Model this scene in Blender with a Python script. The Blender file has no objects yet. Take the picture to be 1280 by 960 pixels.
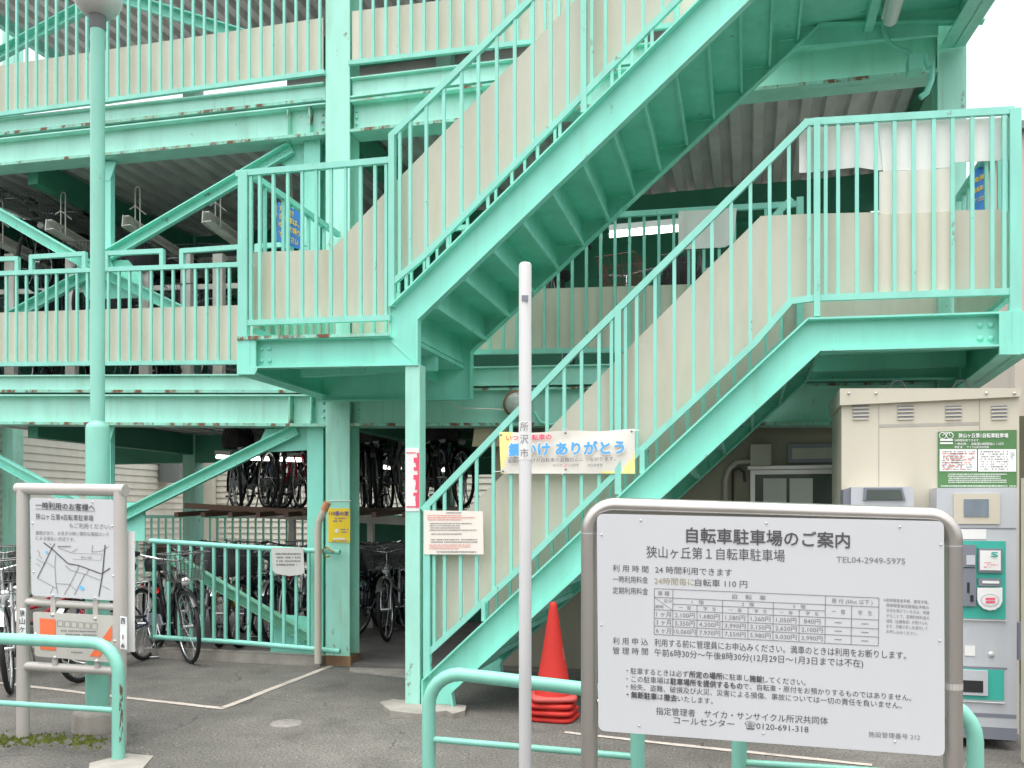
import bpy, math, random
from mathutils import Vector, Matrix

random.seed(7)
sc = bpy.context.scene
COL = sc.collection
V = Vector

# ------------------------------------------------------------------ camera
TH = math.radians(15.0)          # the facade runs 15 degrees off the picture plane
F = 1100.0                       # focal length in photo pixels (1280 wide)
HC, YH = 1.3, 645.0              # camera height, horizon row
CT, ST = math.cos(TH), math.sin(TH)
cam = bpy.data.cameras.new("camera")
camo = bpy.data.objects.new("camera", cam)
COL.objects.link(camo)
camo.location = (0, 0, HC)
camo.rotation_euler = (math.radians(90), 0, TH)
cam.sensor_width = 36.0
cam.lens = 36.0 * F / 1280.0
cam.shift_y = (YH - 480.0) / 1280.0
cam.clip_start = 0.05
cam.clip_end = 400
sc.camera = camo

# ------------------------------------------------------------------ sky, sun, exposure
SUN_EL, SUN_ROT = math.radians(80), math.radians(195)
w = bpy.data.worlds.new("World")
sc.world = w
w.use_nodes = True
nt = w.node_tree
bg = nt.nodes['Background']
sky = nt.nodes.new('ShaderNodeTexSky')
sky.sky_type = 'NISHITA'
sky.sun_disc = False
sky.sun_elevation = SUN_EL
sky.sun_rotation = SUN_ROT
sky.air_density = 1.6
sky.dust_density = 6.0
sky.ozone_density = 1.0
hs = nt.nodes.new('ShaderNodeHueSaturation')
hs.inputs['Saturation'].default_value = 0.22
nt.links.new(sky.outputs[0], hs.inputs['Color'])
nt.links.new(hs.outputs[0], bg.inputs['Color'])
bg.inputs['Strength'].default_value = 0.15
sl = bpy.data.lights.new("sun", 'SUN')
sl.energy = 0.5
sl.angle = math.radians(140)
sl.color = (1.0, 0.97, 0.92)
so = bpy.data.objects.new("sun", sl)
COL.objects.link(so)
sd = V((math.sin(SUN_ROT) * math.cos(SUN_EL), math.cos(SUN_ROT) * math.cos(SUN_EL), math.sin(SUN_EL)))
so.rotation_euler = sd.to_track_quat('Z', 'Y').to_euler()
so.location = (0, -5, 12)
vs = sc.view_settings
vs.view_transform = 'Standard'
vs.look = 'None'
vs.exposure = 1.22
vs.gamma = 1.0
vs.use_curve_mapping = False
sc.cycles.max_bounces = 12
sc.cycles.diffuse_bounces = 8

# ------------------------------------------------------------------ measuring helpers
CAM = V((0, 0, HC))
R_ = V((CT, ST, 0))
D_ = V((-ST, CT, 0))


def ray(px, py):
    return R_ * ((px - 640) / F) + D_ + V((0, 0, (YH - py) / F))


def P(px, py, Y):
    d = ray(px, py)
    return CAM + d * (Y / d.y)


def G(px, py, z=0.0):
    d = ray(px, py)
    return CAM + d * ((z - HC) / d.z)


def X_at(px, Y):
    return P(px, 600, Y).x


def on_plane(px, py, p0, n):
    d = ray(px, py)
    return CAM + d * ((p0 - CAM).dot(n) / d.dot(n))


# ------------------------------------------------------------------ materials
def L(r, g, b):
    f = lambda c: (c / 255 / 12.92) if c / 255 <= 0.04045 else ((c / 255 + 0.055) / 1.055) ** 2.4
    return (f(r), f(g), f(b))


def mat(name, col, rough=0.5, metal=0.0, var=0.06, scale=5.0, rust=0.0, dirt=0.0, bump=0.0, drip=0.0, stretch=0.35, dirtcol=(0.10, 0.085, 0.06), emit=0.0, alpha=None, trans=0.0):
    m = bpy.data.materials.new(name)
    m.use_nodes = True
    t = m.node_tree
    b = t.nodes['Principled BSDF']
    b.inputs['Roughness'].default_value = rough
    b.inputs['Metallic'].default_value = metal
    ln = t.links.new
    tc = t.nodes.new('ShaderNodeTexCoord')
    mp = t.nodes.new('ShaderNodeMapping')
    mp.inputs['Scale'].default_value = (1, 1, stretch)
    ln(tc.outputs['Object'], mp.inputs['Vector'])
    n1 = t.nodes.new('ShaderNodeTexNoise')
    n1.inputs['Scale'].default_value = scale
    n1.inputs['Detail'].default_value = 6
    ln(mp.outputs[0], n1.inputs['Vector'])
    r1 = t.nodes.new('ShaderNodeMapRange')
    r1.inputs[1].default_value, r1.inputs[2].default_value = 0.3, 0.7
    ln(n1.outputs['Fac'], r1.inputs[0])
    mx = t.nodes.new('ShaderNodeMix')
    mx.data_type = 'RGBA'
    mx.inputs[6].default_value = tuple(c * (1 - var) for c in col) + (1,)
    mx.inputs[7].default_value = tuple(min(1, c * (1 + var)) for c in col) + (1,)
    ln(r1.outputs[0], mx.inputs[0])
    out = mx.outputs[2]

    def layer(out, sc_, lo, hi, colour, amount, st):
        mp2 = t.nodes.new('ShaderNodeMapping')
        mp2.inputs['Scale'].default_value = (1, 1, st)
        mp2.inputs['Location'].default_value = (3.1, 1.7, 0.4)
        ln(tc.outputs['Object'], mp2.inputs['Vector'])
        n = t.nodes.new('ShaderNodeTexNoise')
        n.inputs['Scale'].default_value = sc_
        n.inputs['Detail'].default_value = 8
        n.inputs['Roughness'].default_value = 0.65
        ln(mp2.outputs[0], n.inputs['Vector'])
        r = t.nodes.new('ShaderNodeMapRange')
        r.inputs[1].default_value, r.inputs[2].default_value = lo, hi
        r.inputs[4].default_value = amount
        ln(n.outputs['Fac'], r.inputs[0])
        x = t.nodes.new('ShaderNodeMix')
        x.data_type = 'RGBA'
        ln(r.outputs[0], x.inputs[0])
        ln(out, x.inputs[6])
        x.inputs[7].default_value = tuple(colour) + (1,)
        return x.outputs[2]

    if dirt:
        out = layer(out, 4.0, 0.48, 0.72, dirtcol, dirt, 0.18)
    if drip:
        out = layer(out, 16.0, 0.56, 0.74, (0.30, 0.26, 0.11), drip, 0.05)
    if rust:
        out = layer(out, 9.0, 0.70 - 0.12 * rust, 0.75 - 0.10 * rust, (0.16, 0.065, 0.03), min(1.0, 0.55 + 0.4 * rust), 0.6)
    ln(out, b.inputs['Base Color'])
    if bump:
        n3 = t.nodes.new('ShaderNodeTexNoise')
        n3.inputs['Scale'].default_value = scale * 8
        n3.inputs['Detail'].default_value = 4
        ln(tc.outputs['Object'], n3.inputs['Vector'])
        bp = t.nodes.new('ShaderNodeBump')
        bp.inputs['Strength'].default_value = bump
        bp.inputs['Distance'].default_value = 0.01
        ln(n3.outputs['Fac'], bp.inputs['Height'])
        ln(bp.outputs[0], b.inputs['Normal'])
    if emit:
        b.inputs['Emission Color'].default_value = (1.0, 0.98, 0.92, 1)
        b.inputs['Emission Strength'].default_value = emit
    if trans:
        b.inputs['Transmission Weight'].default_value = trans
    return m


TEAL = (0.262, 0.73, 0.60)
M = {}
M['teal'] = mat('teal_paint', TEAL, 0.45, var=0.07, dirt=0.16, rust=0.35, drip=0.22, dirtcol=(0.10, 0.30, 0.19))
M['teal_skylit'] = mat('teal_beam_skylit', (0.39, 0.76, 0.65), 0.45, var=0.06, dirt=0.26, rust=0.3, drip=0.25, dirtcol=(0.20, 0.42, 0.28))  # mint made paler for the beams: brighter sky reflection put into the colour
M['teal_rail'] = mat('teal_rail_paint', (0.26, 0.66, 0.55), 0.42, var=0.06, rust=0.45, dirt=0.14, scale=9)
M['teal_rusty'] = mat('teal_paint_flaking', (0.26, 0.62, 0.50), 0.65, var=0.14, rust=1.6, dirt=0.75, drip=.6, scale=8, dirtcol=(0.25, 0.24, 0.12))
M['teal_col'] = mat('teal_column_paint', (0.36, 0.73, 0.61), 0.5, var=0.08, rust=0.55, dirt=0.45, drip=0.4, scale=6, dirtcol=(0.20, 0.34, 0.17))
M['teal_mossy'] = mat('teal_brace_paint', (0.20, 0.50, 0.36), 0.55, var=0.10, rust=0.25, dirt=0.4, dirtcol=(0.20, 0.26, 0.09))
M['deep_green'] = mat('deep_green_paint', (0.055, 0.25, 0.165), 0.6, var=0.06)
M['guard'] = mat('guard_pipe_paint', (0.215, 0.53, 0.425), 0.38, var=0.06, rust=0.3, scale=10, dirt=0.05)
M['panel'] = mat('beige_panel', (0.68, 0.63, 0.53), 0.5, var=0.06, dirt=0.42, drip=0.05, scale=1.6, dirtcol=(0.47, 0.43, 0.29), stretch=0.8)  # yellowish blotches: staining plus the warm translucent glow put into the colour
M['panel_warm'] = mat('beige_panel_warm', (0.68, 0.63, 0.52), 0.55, var=0.04, dirt=0.12, scale=3, dirtcol=(0.38, 0.33, 0.22))
M['deck'] = mat('galvanised_deck', (0.62, 0.60, 0.59), 0.5, metal=0.1, var=0.12, scale=3, rust=0.05)
M['galv'] = mat('galvanised_rail', (0.68, 0.65, 0.60), 0.5, metal=0.1, var=0.12, scale=9, rust=0.25)
M['steel'] = mat('stainless_tube', (0.52, 0.49, 0.46), 0.28, metal=0.85, var=0.05, scale=6, dirt=0.12)
M['frame_grey'] = mat('warm_grey_tube', (0.50, 0.47, 0.44), 0.45, metal=0.15, var=0.05, dirt=0.15, scale=8)
M['white_board'] = mat('white_board', (0.56, 0.57, 0.588), 0.32, var=0.02, scale=2, dirt=0.03)
M['white'] = mat('white_plastic', (0.78, 0.78, 0.77), 0.4, var=0.03)
M['white_post'] = mat('white_post_paint', (0.49, 0.49, 0.49), 0.5, var=0.05, dirt=0.12, scale=7, rust=0.05)
M['paper'] = mat('weathered_paper', (0.86, 0.83, 0.81), 0.8, var=0.07, dirt=0.35, scale=6, dirtcol=(0.5, 0.42, 0.3))
M['paper2'] = mat('notice_paper', (0.78, 0.73, 0.66), 0.7, var=0.03)
M['grey_sheet'] = mat('grey_notice_sheet', (0.60, 0.61, 0.58), 0.6, var=0.05, dirt=0.1)
M['cream'] = mat('cream_cabinet', (0.58, 0.54, 0.44), 0.4, var=0.03, dirt=0.06, scale=3)
M['mach'] = mat('machine_grey', (0.50, 0.52, 0.55), 0.4, var=0.05, dirt=0.14, scale=7)
M['mach_dk'] = mat('machine_dark_grey', (0.20, 0.21, 0.25), 0.4, var=0.05)
M['mach_teal'] = mat('machine_teal', (0.05, 0.42, 0.34), 0.35, var=0.03)
M['dark'] = mat('black_plastic', (0.02, 0.02, 0.022), 0.45, var=0.1)
M['screen'] = mat('screen_glass', (0.20, 0.24, 0.28), 0.15, var=0.12, scale=20)
M['ink'] = mat('black_ink', (0.075, 0.07, 0.08), 0.6, var=0.05)
M['ink_grey'] = mat('grey_ink', (0.20, 0.19, 0.20), 0.6, var=0.05)
M['ink_faded'] = mat('faded_ink', (0.33, 0.29, 0.18), 0.6, var=0.05)
M['ink_red'] = mat('red_ink', (0.70, 0.22, 0.20), 0.6, var=0.05)
M['ink_blue'] = mat('blue_ink', (0.10, 0.42, 0.80), 0.5, var=0.03)
M['ink_pink'] = mat('pink_ink', (0.78, 0.10, 0.18), 0.5, var=0.03)
M['ink_purple'] = mat('purple_ink', (0.20, 0.12, 0.35), 0.6, var=0.03)
M['ink_white'] = mat('white_ink', (0.82, 0.82, 0.80), 0.6, var=0.02)
M['yellow'] = mat('yellow_sign', (0.86, 0.62, 0.03), 0.5, var=0.04)
M['yellow_lt'] = mat('pale_yellow_cloth', (0.85, 0.80, 0.30), 0.7, var=0.05)
M['banner'] = mat('white_banner_cloth', (0.78, 0.75, 0.68), 0.75, var=0.03, scale=4)
M['sign_green'] = mat('sign_green', (0.085, 0.21, 0.075), 0.5, var=0.04)
M['sign_blue'] = mat('sign_blue', (0.03, 0.19, 0.52), 0.5, var=0.05, rust=0.1)
M['map_blue'] = mat('map_blue', (0.15, 0.50, 0.85), 0.5)
M['orange'] = mat('orange_print', (0.78, 0.16, 0.06), 0.5, var=0.06)
M['sticker_red'] = mat('red_sticker', (0.78, 0.08, 0.15), 0.55, var=0.06)
M['cone'] = mat('cone_red', (0.52, 0.020, 0.014), 0.75, var=0.06, scale=8, dirt=0.08)
M['cone_in'] = mat('cone_dusty_red', (0.50, 0.08, 0.07), 0.6, var=0.1)
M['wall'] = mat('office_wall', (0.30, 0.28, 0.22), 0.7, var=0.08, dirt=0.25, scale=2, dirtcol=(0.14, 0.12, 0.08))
M['siding'] = mat('siding_board', (0.72, 0.68, 0.60), 0.6, var=0.06, scale=6)
M['concrete'] = mat('concrete', (0.30, 0.28, 0.25), 0.85, var=0.18, scale=6, dirt=0.35, bump=0.4, stretch=1)
M['alu'] = mat('aluminium', (0.62, 0.62, 0.60), 0.35, metal=0.6, var=0.04)
M['glass'] = mat('window_glass', (0.09, 0.11, 0.10), 0.08, var=0.2, scale=6)
M['box_grey'] = mat('junction_box_grey', (0.40, 0.38, 0.33), 0.5, var=0.1, dirt=0.25)
M['meter'] = mat('meter_box_grey', (0.20, 0.21, 0.21), 0.5, var=0.06)
M['pvc'] = mat('pvc_pipe', (0.52, 0.48, 0.40), 0.5, var=0.05, dirt=0.15, scale=8)
M['pvc_or'] = mat('pvc_pipe_orange', (0.55, 0.25, 0.12), 0.6, var=0.1)
M['tube'] = mat('fluorescent_tube', (0.9, 0.9, 0.88), 0.4, emit=2.2)
M['lampglass'] = mat('lamp_bowl', (0.62, 0.62, 0.60), 0.25, var=0.1, trans=0.15)
M['rubber'] = mat('tyre_rubber', (0.018, 0.018, 0.019), 0.7, var=0.1)
M['chrome'] = mat('chrome', (0.62, 0.62, 0.63), 0.22, metal=0.9, var=0.04)
M['bike_black'] = mat('bike_black', (0.015, 0.015, 0.017), 0.25, var=0.05)
M['bike_silver'] = mat('bike_silver', (0.50, 0.50, 0.52), 0.3, metal=0.6, var=0.05)
M['bike_red'] = mat('bike_red', (0.45, 0.02, 0.05), 0.3, var=0.05)
M['bike_blue'] = mat('bike_navy', (0.02, 0.03, 0.08), 0.3, var=0.05)
M['bike_white'] = mat('bike_white', (0.7, 0.7, 0.7), 0.3, var=0.05)
M['bike_gold'] = mat('bike_yellow', (0.55, 0.35, 0.03), 0.3, var=0.05)
M['wire_brown'] = mat('brown_wire', (0.16, 0.09, 0.06), 0.5, var=0.1)
M['basket_grey'] = mat('grey_wire', (0.16, 0.16, 0.16), 0.4, metal=0.5, var=0.1)
M['cloth'] = mat('black_cover_cloth', (0.035, 0.034, 0.036), 0.85, var=0.2, scale=14)
M['lamp_white'] = mat('headlamp_white', (0.75, 0.75, 0.75), 0.3)
M['reflector'] = mat('red_reflector', (0.7, 0.02, 0.03), 0.2)
M['line'] = mat('road_line_paint', (0.46, 0.41, 0.36), 0.8, var=0.15, scale=22, dirt=0.45, stretch=1, dirtcol=(0.12, 0.11, 0.10))
M['moss'] = mat('moss', (0.085, 0.105, 0.015), 0.95, var=0.5, scale=30, stretch=1)
M['brass'] = mat('brass_lock', (0.45, 0.30, 0.10), 0.4, metal=0.7, var=0.1)
M['far_wall'] = mat('far_house_wall', (0.62, 0.54, 0.47), 0.7, var=0.05)
M['awning'] = mat('cream_board', (0.50, 0.42, 0.29), 0.7, var=0.08, dirt=0.2)
M['brown'] = mat('rusty_foot', (0.22, 0.13, 0.07), 0.8, var=0.3, scale=14)


def asphalt():
    m = bpy.data.materials.new('asphalt')
    m.use_nodes = True
    t = m.node_tree
    ln = t.links.new
    b = t.nodes['Principled BSDF']
    b.inputs['Roughness'].default_value = 0.88
    tc = t.nodes.new('ShaderNodeTexCoord')
    n1 = t.nodes.new('ShaderNodeTexNoise'); n1.inputs['Scale'].default_value = 0.55; n1.inputs['Detail'].default_value = 6
    n2 = t.nodes.new('ShaderNodeTexNoise'); n2.inputs['Scale'].default_value = 70; n2.inputs['Detail'].default_value = 3
    vo = t.nodes.new('ShaderNodeTexVoronoi'); vo.inputs['Scale'].default_value = 36
    n4 = t.nodes.new('ShaderNodeTexNoise'); n4.inputs['Scale'].default_value = 4; n4.inputs['Detail'].default_value = 5
    for n in (n1, n2, vo, n4):
        ln(tc.outputs['Object'], n.inputs['Vector'])
    def ramp(src, lo, hi, a, c):
        r = t.nodes.new('ShaderNodeMapRange')
        for i, v in ((1, lo), (2, hi), (3, a), (4, c)):
            r.inputs[i].default_value = v
        ln(src, r.inputs[0])
        return r.outputs[0]
    def mul(x, y):
        k = t.nodes.new('ShaderNodeMath'); k.operation = 'MULTIPLY'
        ln(x, k.inputs[0]); ln(y, k.inputs[1])
        return k.outputs[0]
    f = mul(mul(ramp(n1.outputs['Fac'], 0.32, 0.68, 0.66, 1.28), ramp(n2.outputs['Fac'], 0.3, 0.7, 0.48, 1.52)), ramp(n4.outputs['Fac'], 0.3, 0.7, 0.86, 1.14))
    mx = t.nodes.new('ShaderNodeMix'); mx.data_type = 'RGBA'; mx.blend_type = 'MULTIPLY'
    mx.inputs[0].default_value = 1
    mx.inputs[6].default_value = (0.114, 0.108, 0.097, 1)
    ln(f, mx.inputs[7])
    # old damp and oil stains
    n5 = t.nodes.new('ShaderNodeTexNoise'); n5.inputs['Scale'].default_value = 1.7; n5.inputs['Detail'].default_value = 7; n5.inputs['Roughness'].default_value = 0.7
    ln(tc.outputs['Object'], n5.inputs['Vector'])
    f2 = t.nodes.new('ShaderNodeMix'); f2.data_type = 'RGBA'; f2.blend_type = 'MULTIPLY'; f2.inputs[0].default_value = 1
    ln(mx.outputs[2], f2.inputs[6]); ln(ramp(n5.outputs['Fac'], 0.54, 0.68, 1.0, 0.68), f2.inputs[7])
    mx = f2
    # scattered pale grit
    sp = ramp(vo.outputs['Distance'], 0.09, 0.20, 1.0, 0.0)
    ng = t.nodes.new('ShaderNodeTexNoise'); ng.inputs['Scale'].default_value = 11
    ln(tc.outputs['Object'], ng.inputs['Vector'])
    sp = mul(sp, ramp(ng.outputs['Fac'], 0.54, 0.62, 0.0, 0.9))
    m2 = t.nodes.new('ShaderNodeMix'); m2.data_type = 'RGBA'
    ln(sp, m2.inputs[0]); ln(mx.outputs[2], m2.inputs[6]); m2.inputs[7].default_value = (0.42, 0.38, 0.34, 1)
    # hairline cracks
    vc = t.nodes.new('ShaderNodeTexVoronoi'); vc.feature = 'DISTANCE_TO_EDGE'; vc.inputs['Scale'].default_value = 0.42
    nw = t.nodes.new('ShaderNodeTexNoise'); nw.inputs['Scale'].default_value = 2.2; nw.inputs['Detail'].default_value = 6
    ln(tc.outputs['Object'], nw.inputs['Vector'])
    ad = t.nodes.new('ShaderNodeMix'); ad.data_type = 'RGBA'; ad.blend_type = 'ADD'; ad.inputs[0].default_value = 0.55
    ln(tc.outputs['Object'], ad.inputs[6]); ln(nw.outputs['Color'], ad.inputs[7]); ln(ad.outputs[2], vc.inputs['Vector'])
    cr = mul(ramp(vc.outputs['Distance'], 0.0, 0.006, 1.0, 0.0), ramp(n4.outputs['Fac'], 0.45, 0.55, 0.0, 0.75))
    m3 = t.nodes.new('ShaderNodeMix'); m3.data_type = 'RGBA'
    ln(cr, m3.inputs[0]); ln(m2.outputs[2], m3.inputs[6]); m3.inputs[7].default_value = (0.03, 0.028, 0.025, 1)
    ln(m3.outputs[2], b.inputs['Base Color'])
    bp = t.nodes.new('ShaderNodeBump'); bp.inputs['Strength'].default_value = 0.5; bp.inputs['Distance'].default_value = 0.004
    ln(n2.outputs['Fac'], bp.inputs['Height']); ln(bp.outputs[0], b.inputs['Normal'])
    return m


M['asphalt'] = asphalt()

# ------------------------------------------------------------------ object helpers
BASE = {}


def thing(name, label, cat, loc=(0, 0, 0), group=None, rz=0.0):
    o = bpy.data.objects.new(name, None)
    COL.objects.link(o)
    o.location = loc
    o.rotation_euler = (0, 0, rz)
    o.empty_display_size = 0.1
    o['label'] = label
    o['category'] = cat
    if group:
        o['group'] = group
    BASE[o] = V(loc)
    return o


class MB:
    def __init__(s):
        s.v, s.f, s.mi, s.sm = [], [], [], []

    def add(s, vs, fs, mi=0, smooth=False):
        b = len(s.v)
        s.v += [V(p) for p in vs]
        for f in fs:
            s.f.append(tuple(b + i for i in f))
            s.mi.append(mi)
            s.sm.append(smooth)
        return s

    def box(s, lo, hi, mi=0):
        x0, y0, z0 = lo
        x1, y1, z1 = hi
        return s.add([(x0, y0, z0), (x1, y0, z0), (x1, y1, z0), (x0, y1, z0), (x0, y0, z1), (x1, y0, z1), (x1, y1, z1), (x0, y1, z1)],
                     [(0, 3, 2, 1), (4, 5, 6, 7), (0, 1, 5, 4), (1, 2, 6, 5), (2, 3, 7, 6), (3, 0, 4, 7)], mi)

    def cbox(s, c, sx, sy, sz, mi=0):
        return s.box((c[0] - sx / 2, c[1] - sy / 2, c[2] - sz / 2), (c[0] + sx / 2, c[1] + sy / 2, c[2] + sz / 2), mi)

    def bar(s, p0, p1, wid, dep, mi=0, up=None):
        """rectangular bar; wid is measured in the facade plane, dep along up (default Y)"""
        p0, p1 = V(p0), V(p1)
        d = (p1 - p0).normalized()
        u = V(up) if up is not None else V((0, 1, 0))
        if abs(d.dot(u)) > 0.9:
            u = V((0, 0, 1))
        a = d.cross(u).normalized()
        u = a.cross(d).normalized()
        q = []
        for p in (p0, p1):
            for i, j in ((-1, -1), (1, -1), (1, 1), (-1, 1)):
                q.append(p + a * (wid / 2 * i) + u * (dep / 2 * j))
        return s.add(q, [(0, 1, 2, 3), (7, 6, 5, 4), (0, 4, 5, 1), (1, 5, 6, 2), (2, 6, 7, 3), (3, 7, 4, 0)], mi)

    def tube(s, pts, r, n=10, mi=0, caps=True, closed=False):
        pts = [V(p) for p in pts]
        k = len(pts)
        rs = r if isinstance(r, (list, tuple)) else [r] * k
        vs_, fs = [], []
        ref = None
        for i, p in enumerate(pts):
            if closed:
                d = (pts[(i + 1) % k] - pts[i - 1])
            elif i == 0:
                d = pts[1] - p
            elif i == k - 1:
                d = p - pts[i - 1]
            else:
                d = (pts[i + 1] - p).normalized() + (p - pts[i - 1]).normalized()
            d = d.normalized()
            if ref is None:
                ref = V((0, 0, 1)) if abs(d.z) < 0.9 else V((1, 0, 0))
                a = d.cross(ref).normalized()
            else:
                a = (a - d * a.dot(d)).normalized()
            b = d.cross(a)
            for j in range(n):
                t = 2 * math.pi * j / n
                vs_.append(p + (a * math.cos(t) + b * math.sin(t)) * rs[i])
        m = k if closed else k - 1
        for i in range(m):
            i2 = (i + 1) % k
            for j in range(n):
                j2 = (j + 1) % n
                fs.append((i * n + j, i2 * n + j, i2 * n + j2, i * n + j2))
        s.add(vs_, fs, mi, True)
        if caps and not closed:
            s.add(vs_[:n], [tuple(range(n))], mi)
            s.add(vs_[-n:], [tuple(reversed(range(n)))], mi)
        return s

    def prism(s, poly, vec, mi=0):
        vec = V(vec)
        n = len(poly)
        a = [V(p) for p in poly]
        b = [p + vec for p in a]
        fs = [tuple(range(n)), tuple(reversed(range(n, 2 * n)))]
        for i in range(n):
            j = (i + 1) % n
            fs.append((i, i + n, j + n, j))
        return s.add(a + b, fs, mi)

    def plate(s, pxs, Y, t, mi=0):
        return s.prism([P(x, y, Y) for x, y in pxs], (0, t, 0), mi)

    def lathe(s, c, prof, n=24, mi=0, axis='z'):
        c = V(c)
        vs_, fs = [], []
        k = len(prof)
        for r, z in prof:
            for j in range(n):
                t = 2 * math.pi * j / n
                if axis == 'z':
                    vs_.append(c + V((r * math.cos(t), r * math.sin(t), z)))
                elif axis == 'y':
                    vs_.append(c + V((r * math.cos(t), z, r * math.sin(t))))
                else:
                    vs_.append(c + V((z, r * math.cos(t), r * math.sin(t))))
        for i in range(k - 1):
            for j in range(n):
                j2 = (j + 1) % n
                fs.append((i * n + j, i * n + j2, (i + 1) * n + j2, (i + 1) * n + j))
        return s.add(vs_, fs, mi, True)

    def quad(s, a, b, c, d, mi=0):
        return s.add([a, b, c, d], [(0, 1, 2, 3)], mi)

    def build(s, name, mats, parent=None, label=None):
        me = bpy.data.meshes.new(name)
        off = BASE.get(parent, V((0, 0, 0))) if parent else V((0, 0, 0))
        me.from_pydata([tuple(p - off) for p in s.v], [], s.f)
        if not isinstance(mats, (list, tuple)):
            mats = [mats]
        for m_ in mats:
            me.materials.append(M[m_] if isinstance(m_, str) else m_)
        me.polygons.foreach_set('material_index', s.mi)
        me.polygons.foreach_set('use_smooth', s.sm)
        import bmesh
        bm = bmesh.new()
        bm.from_mesh(me)
        bmesh.ops.recalc_face_normals(bm, faces=bm.faces)
        bm.to_mesh(me)
        bm.free()
        me.update()
        o = bpy.data.objects.new(name, me)
        COL.objects.link(o)
        if parent:
            o.parent = parent
        BASE[o] = off
        if label:
            o['label'] = label
        return o


def tag(o, label, cat, group=None):
    o['label'] = label
    o['category'] = cat
    if group:
        o['group'] = group
    return o


def structure(o, kind='structure'):
    o['kind'] = kind
    return o


def dup(root, loc, rz, label, group=None, tilt=0.0):
    def cp(o, parent):
        c = o.copy()
        COL.objects.link(c)
        c.parent = parent
        for ch in o.children:
            cp(ch, c)
        return c
    r = cp(root, None)
    r.location = loc
    r.rotation_euler = (tilt, 0, rz)
    r['label'] = label
    if group:
        r['group'] = group
    return r


# ------------------------------------------------------------------ lettering
_tc = {}


def glyphs(body, bold=0.0):
    key = (body, bold)
    if key in _tc:
        return _tc[key]
    c = bpy.data.curves.new("t", 'FONT')
    c.body = body
    c.resolution_u = 2
    c.offset = bold
    o = bpy.data.objects.new("t", c)
    COL.objects.link(o)
    bpy.context.view_layer.update()
    me = bpy.data.meshes.new_from_object(o.evaluated_get(bpy.context.evaluated_depsgraph_get()))
    vs_ = [(v.co.x, v.co.y) for v in me.vertices]
    fs = [tuple(p.vertices) for p in me.polygons]
    bpy.data.objects.remove(o)
    bpy.data.curves.remove(c)
    bpy.data.meshes.remove(me)
    _tc[key] = (vs_, fs)
    return _tc[key]


def text(mb, body, a, b, size, place, n, mi=0, bold=0.0, lift=0.003):
    """letters from photo point a (left middle) to b (right middle), size = letter height in photo pixels"""
    vs_, fs = glyphs(body)
    if not vs_:
        return
    shifts = [(0, 0)]
    if bold:
        shifts = [(0, 0)] + [(bold * math.cos(i * math.pi / 4), bold * math.sin(i * math.pi / 4)) for i in range(8)]
    x0 = min(v[0] for v in vs_)
    x1 = max(v[0] for v in vs_)
    A, B = place(*a), place(*b)
    U = place((a[0] + b[0]) / 2, (a[1] + b[1]) / 2 - 10) - place((a[0] + b[0]) / 2, (a[1] + b[1]) / 2)
    up = U * (size / 10.0)
    for k_, (sx, sy) in enumerate(shifts):
        off = V(n) * (lift + k_ * .00012)
        mb.add([A + (B - A) * ((x + sx - x0) / max(1e-6, x1 - x0)) + up * (y + sy - 0.36) / 0.92 + off for x, y in vs_], fs, mi)


def vtext(mb, body, cx, ys, size, place, n, mi=0, bold=0.0, wpx=None, lift=0.003):
    for ch, y in zip(body, ys):
        h = (wpx or size) / 2
        h2 = h * .16 if ch == '1' else (h * .75 if ch.isdigit() else h)
        text(mb, ch, (cx - h2, y), (cx + h2, y), size, place, n, mi, bold, lift)


def scribble(mb, x0, y0, x1, y1, rows, place, n, mi=0, fill=0.6, lift=0.003, slant=0.0):
    """rows of tiny illegible print, as broken ink dashes"""
    for r in range(rows):
        y = y0 + (y1 - y0) * (r + 0.5) / rows
        h = (y1 - y0) / rows * 0.22
        x = x0 + random.uniform(0, 2)
        end = x1 - random.choice([0, 0, 0.1, 0.35]) * (x1 - x0)
        while x < end:
            l = random.uniform(0.6, 1.7)
            if random.random() < fill + 0.25:
                yy = y + slant * (x - x0)
                q = [place(px, py) + V(n) * lift for px, py in ((x, yy + h), (min(end, x + l), yy + h), (min(end, x + l), yy - h), (x, yy - h))]
                mb.quad(*q, mi)
            x += l + random.uniform(0.3, 0.8)


def stroke(mb, pts, wpx, place, n, mi=0, lift=0.003):
    for (x0, y0), (x1, y1) in zip(pts[:-1], pts[1:]):
        dx, dy = x1 - x0, y1 - y0
        l = math.hypot(dx, dy) or 1
        ox, oy = -dy / l * wpx / 2, dx / l * wpx / 2
        mb.quad(*[place(px, py) + V(n) * lift for px, py in ((x0 - ox, y0 - oy), (x1 - ox, y1 - oy), (x1 + ox, y1 + oy), (x0 + ox, y0 + oy))], mi)


NF = V((0, -1, 0))
Yp = lambda Y: (lambda x, y: P(x, y, Y))

YS, YB, YF = 5.54, 6.79, 7.0        # stair front, stair back, facade

# ================================================================== GROUND
g = MB()
N = 60
g.box((-60, -20, -0.3), (60, 80, 0.0))
structure(g.build('ground', 'asphalt'))
g = MB().box((-8.6, 7.02, -0.02), (1.6, 10.4, 0.022))
structure(g.build('concrete_floor', mat('parking_floor', (0.16, 0.15, 0.14), 0.9, var=0.2, scale=3, bump=0.3, stretch=1)))
k = MB().box((X_at(184, 6.98), 6.92, -0.02), (X_at(404, 6.98), 7.05, 0.085))
structure(k.build('kerb', 'concrete'))


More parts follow.
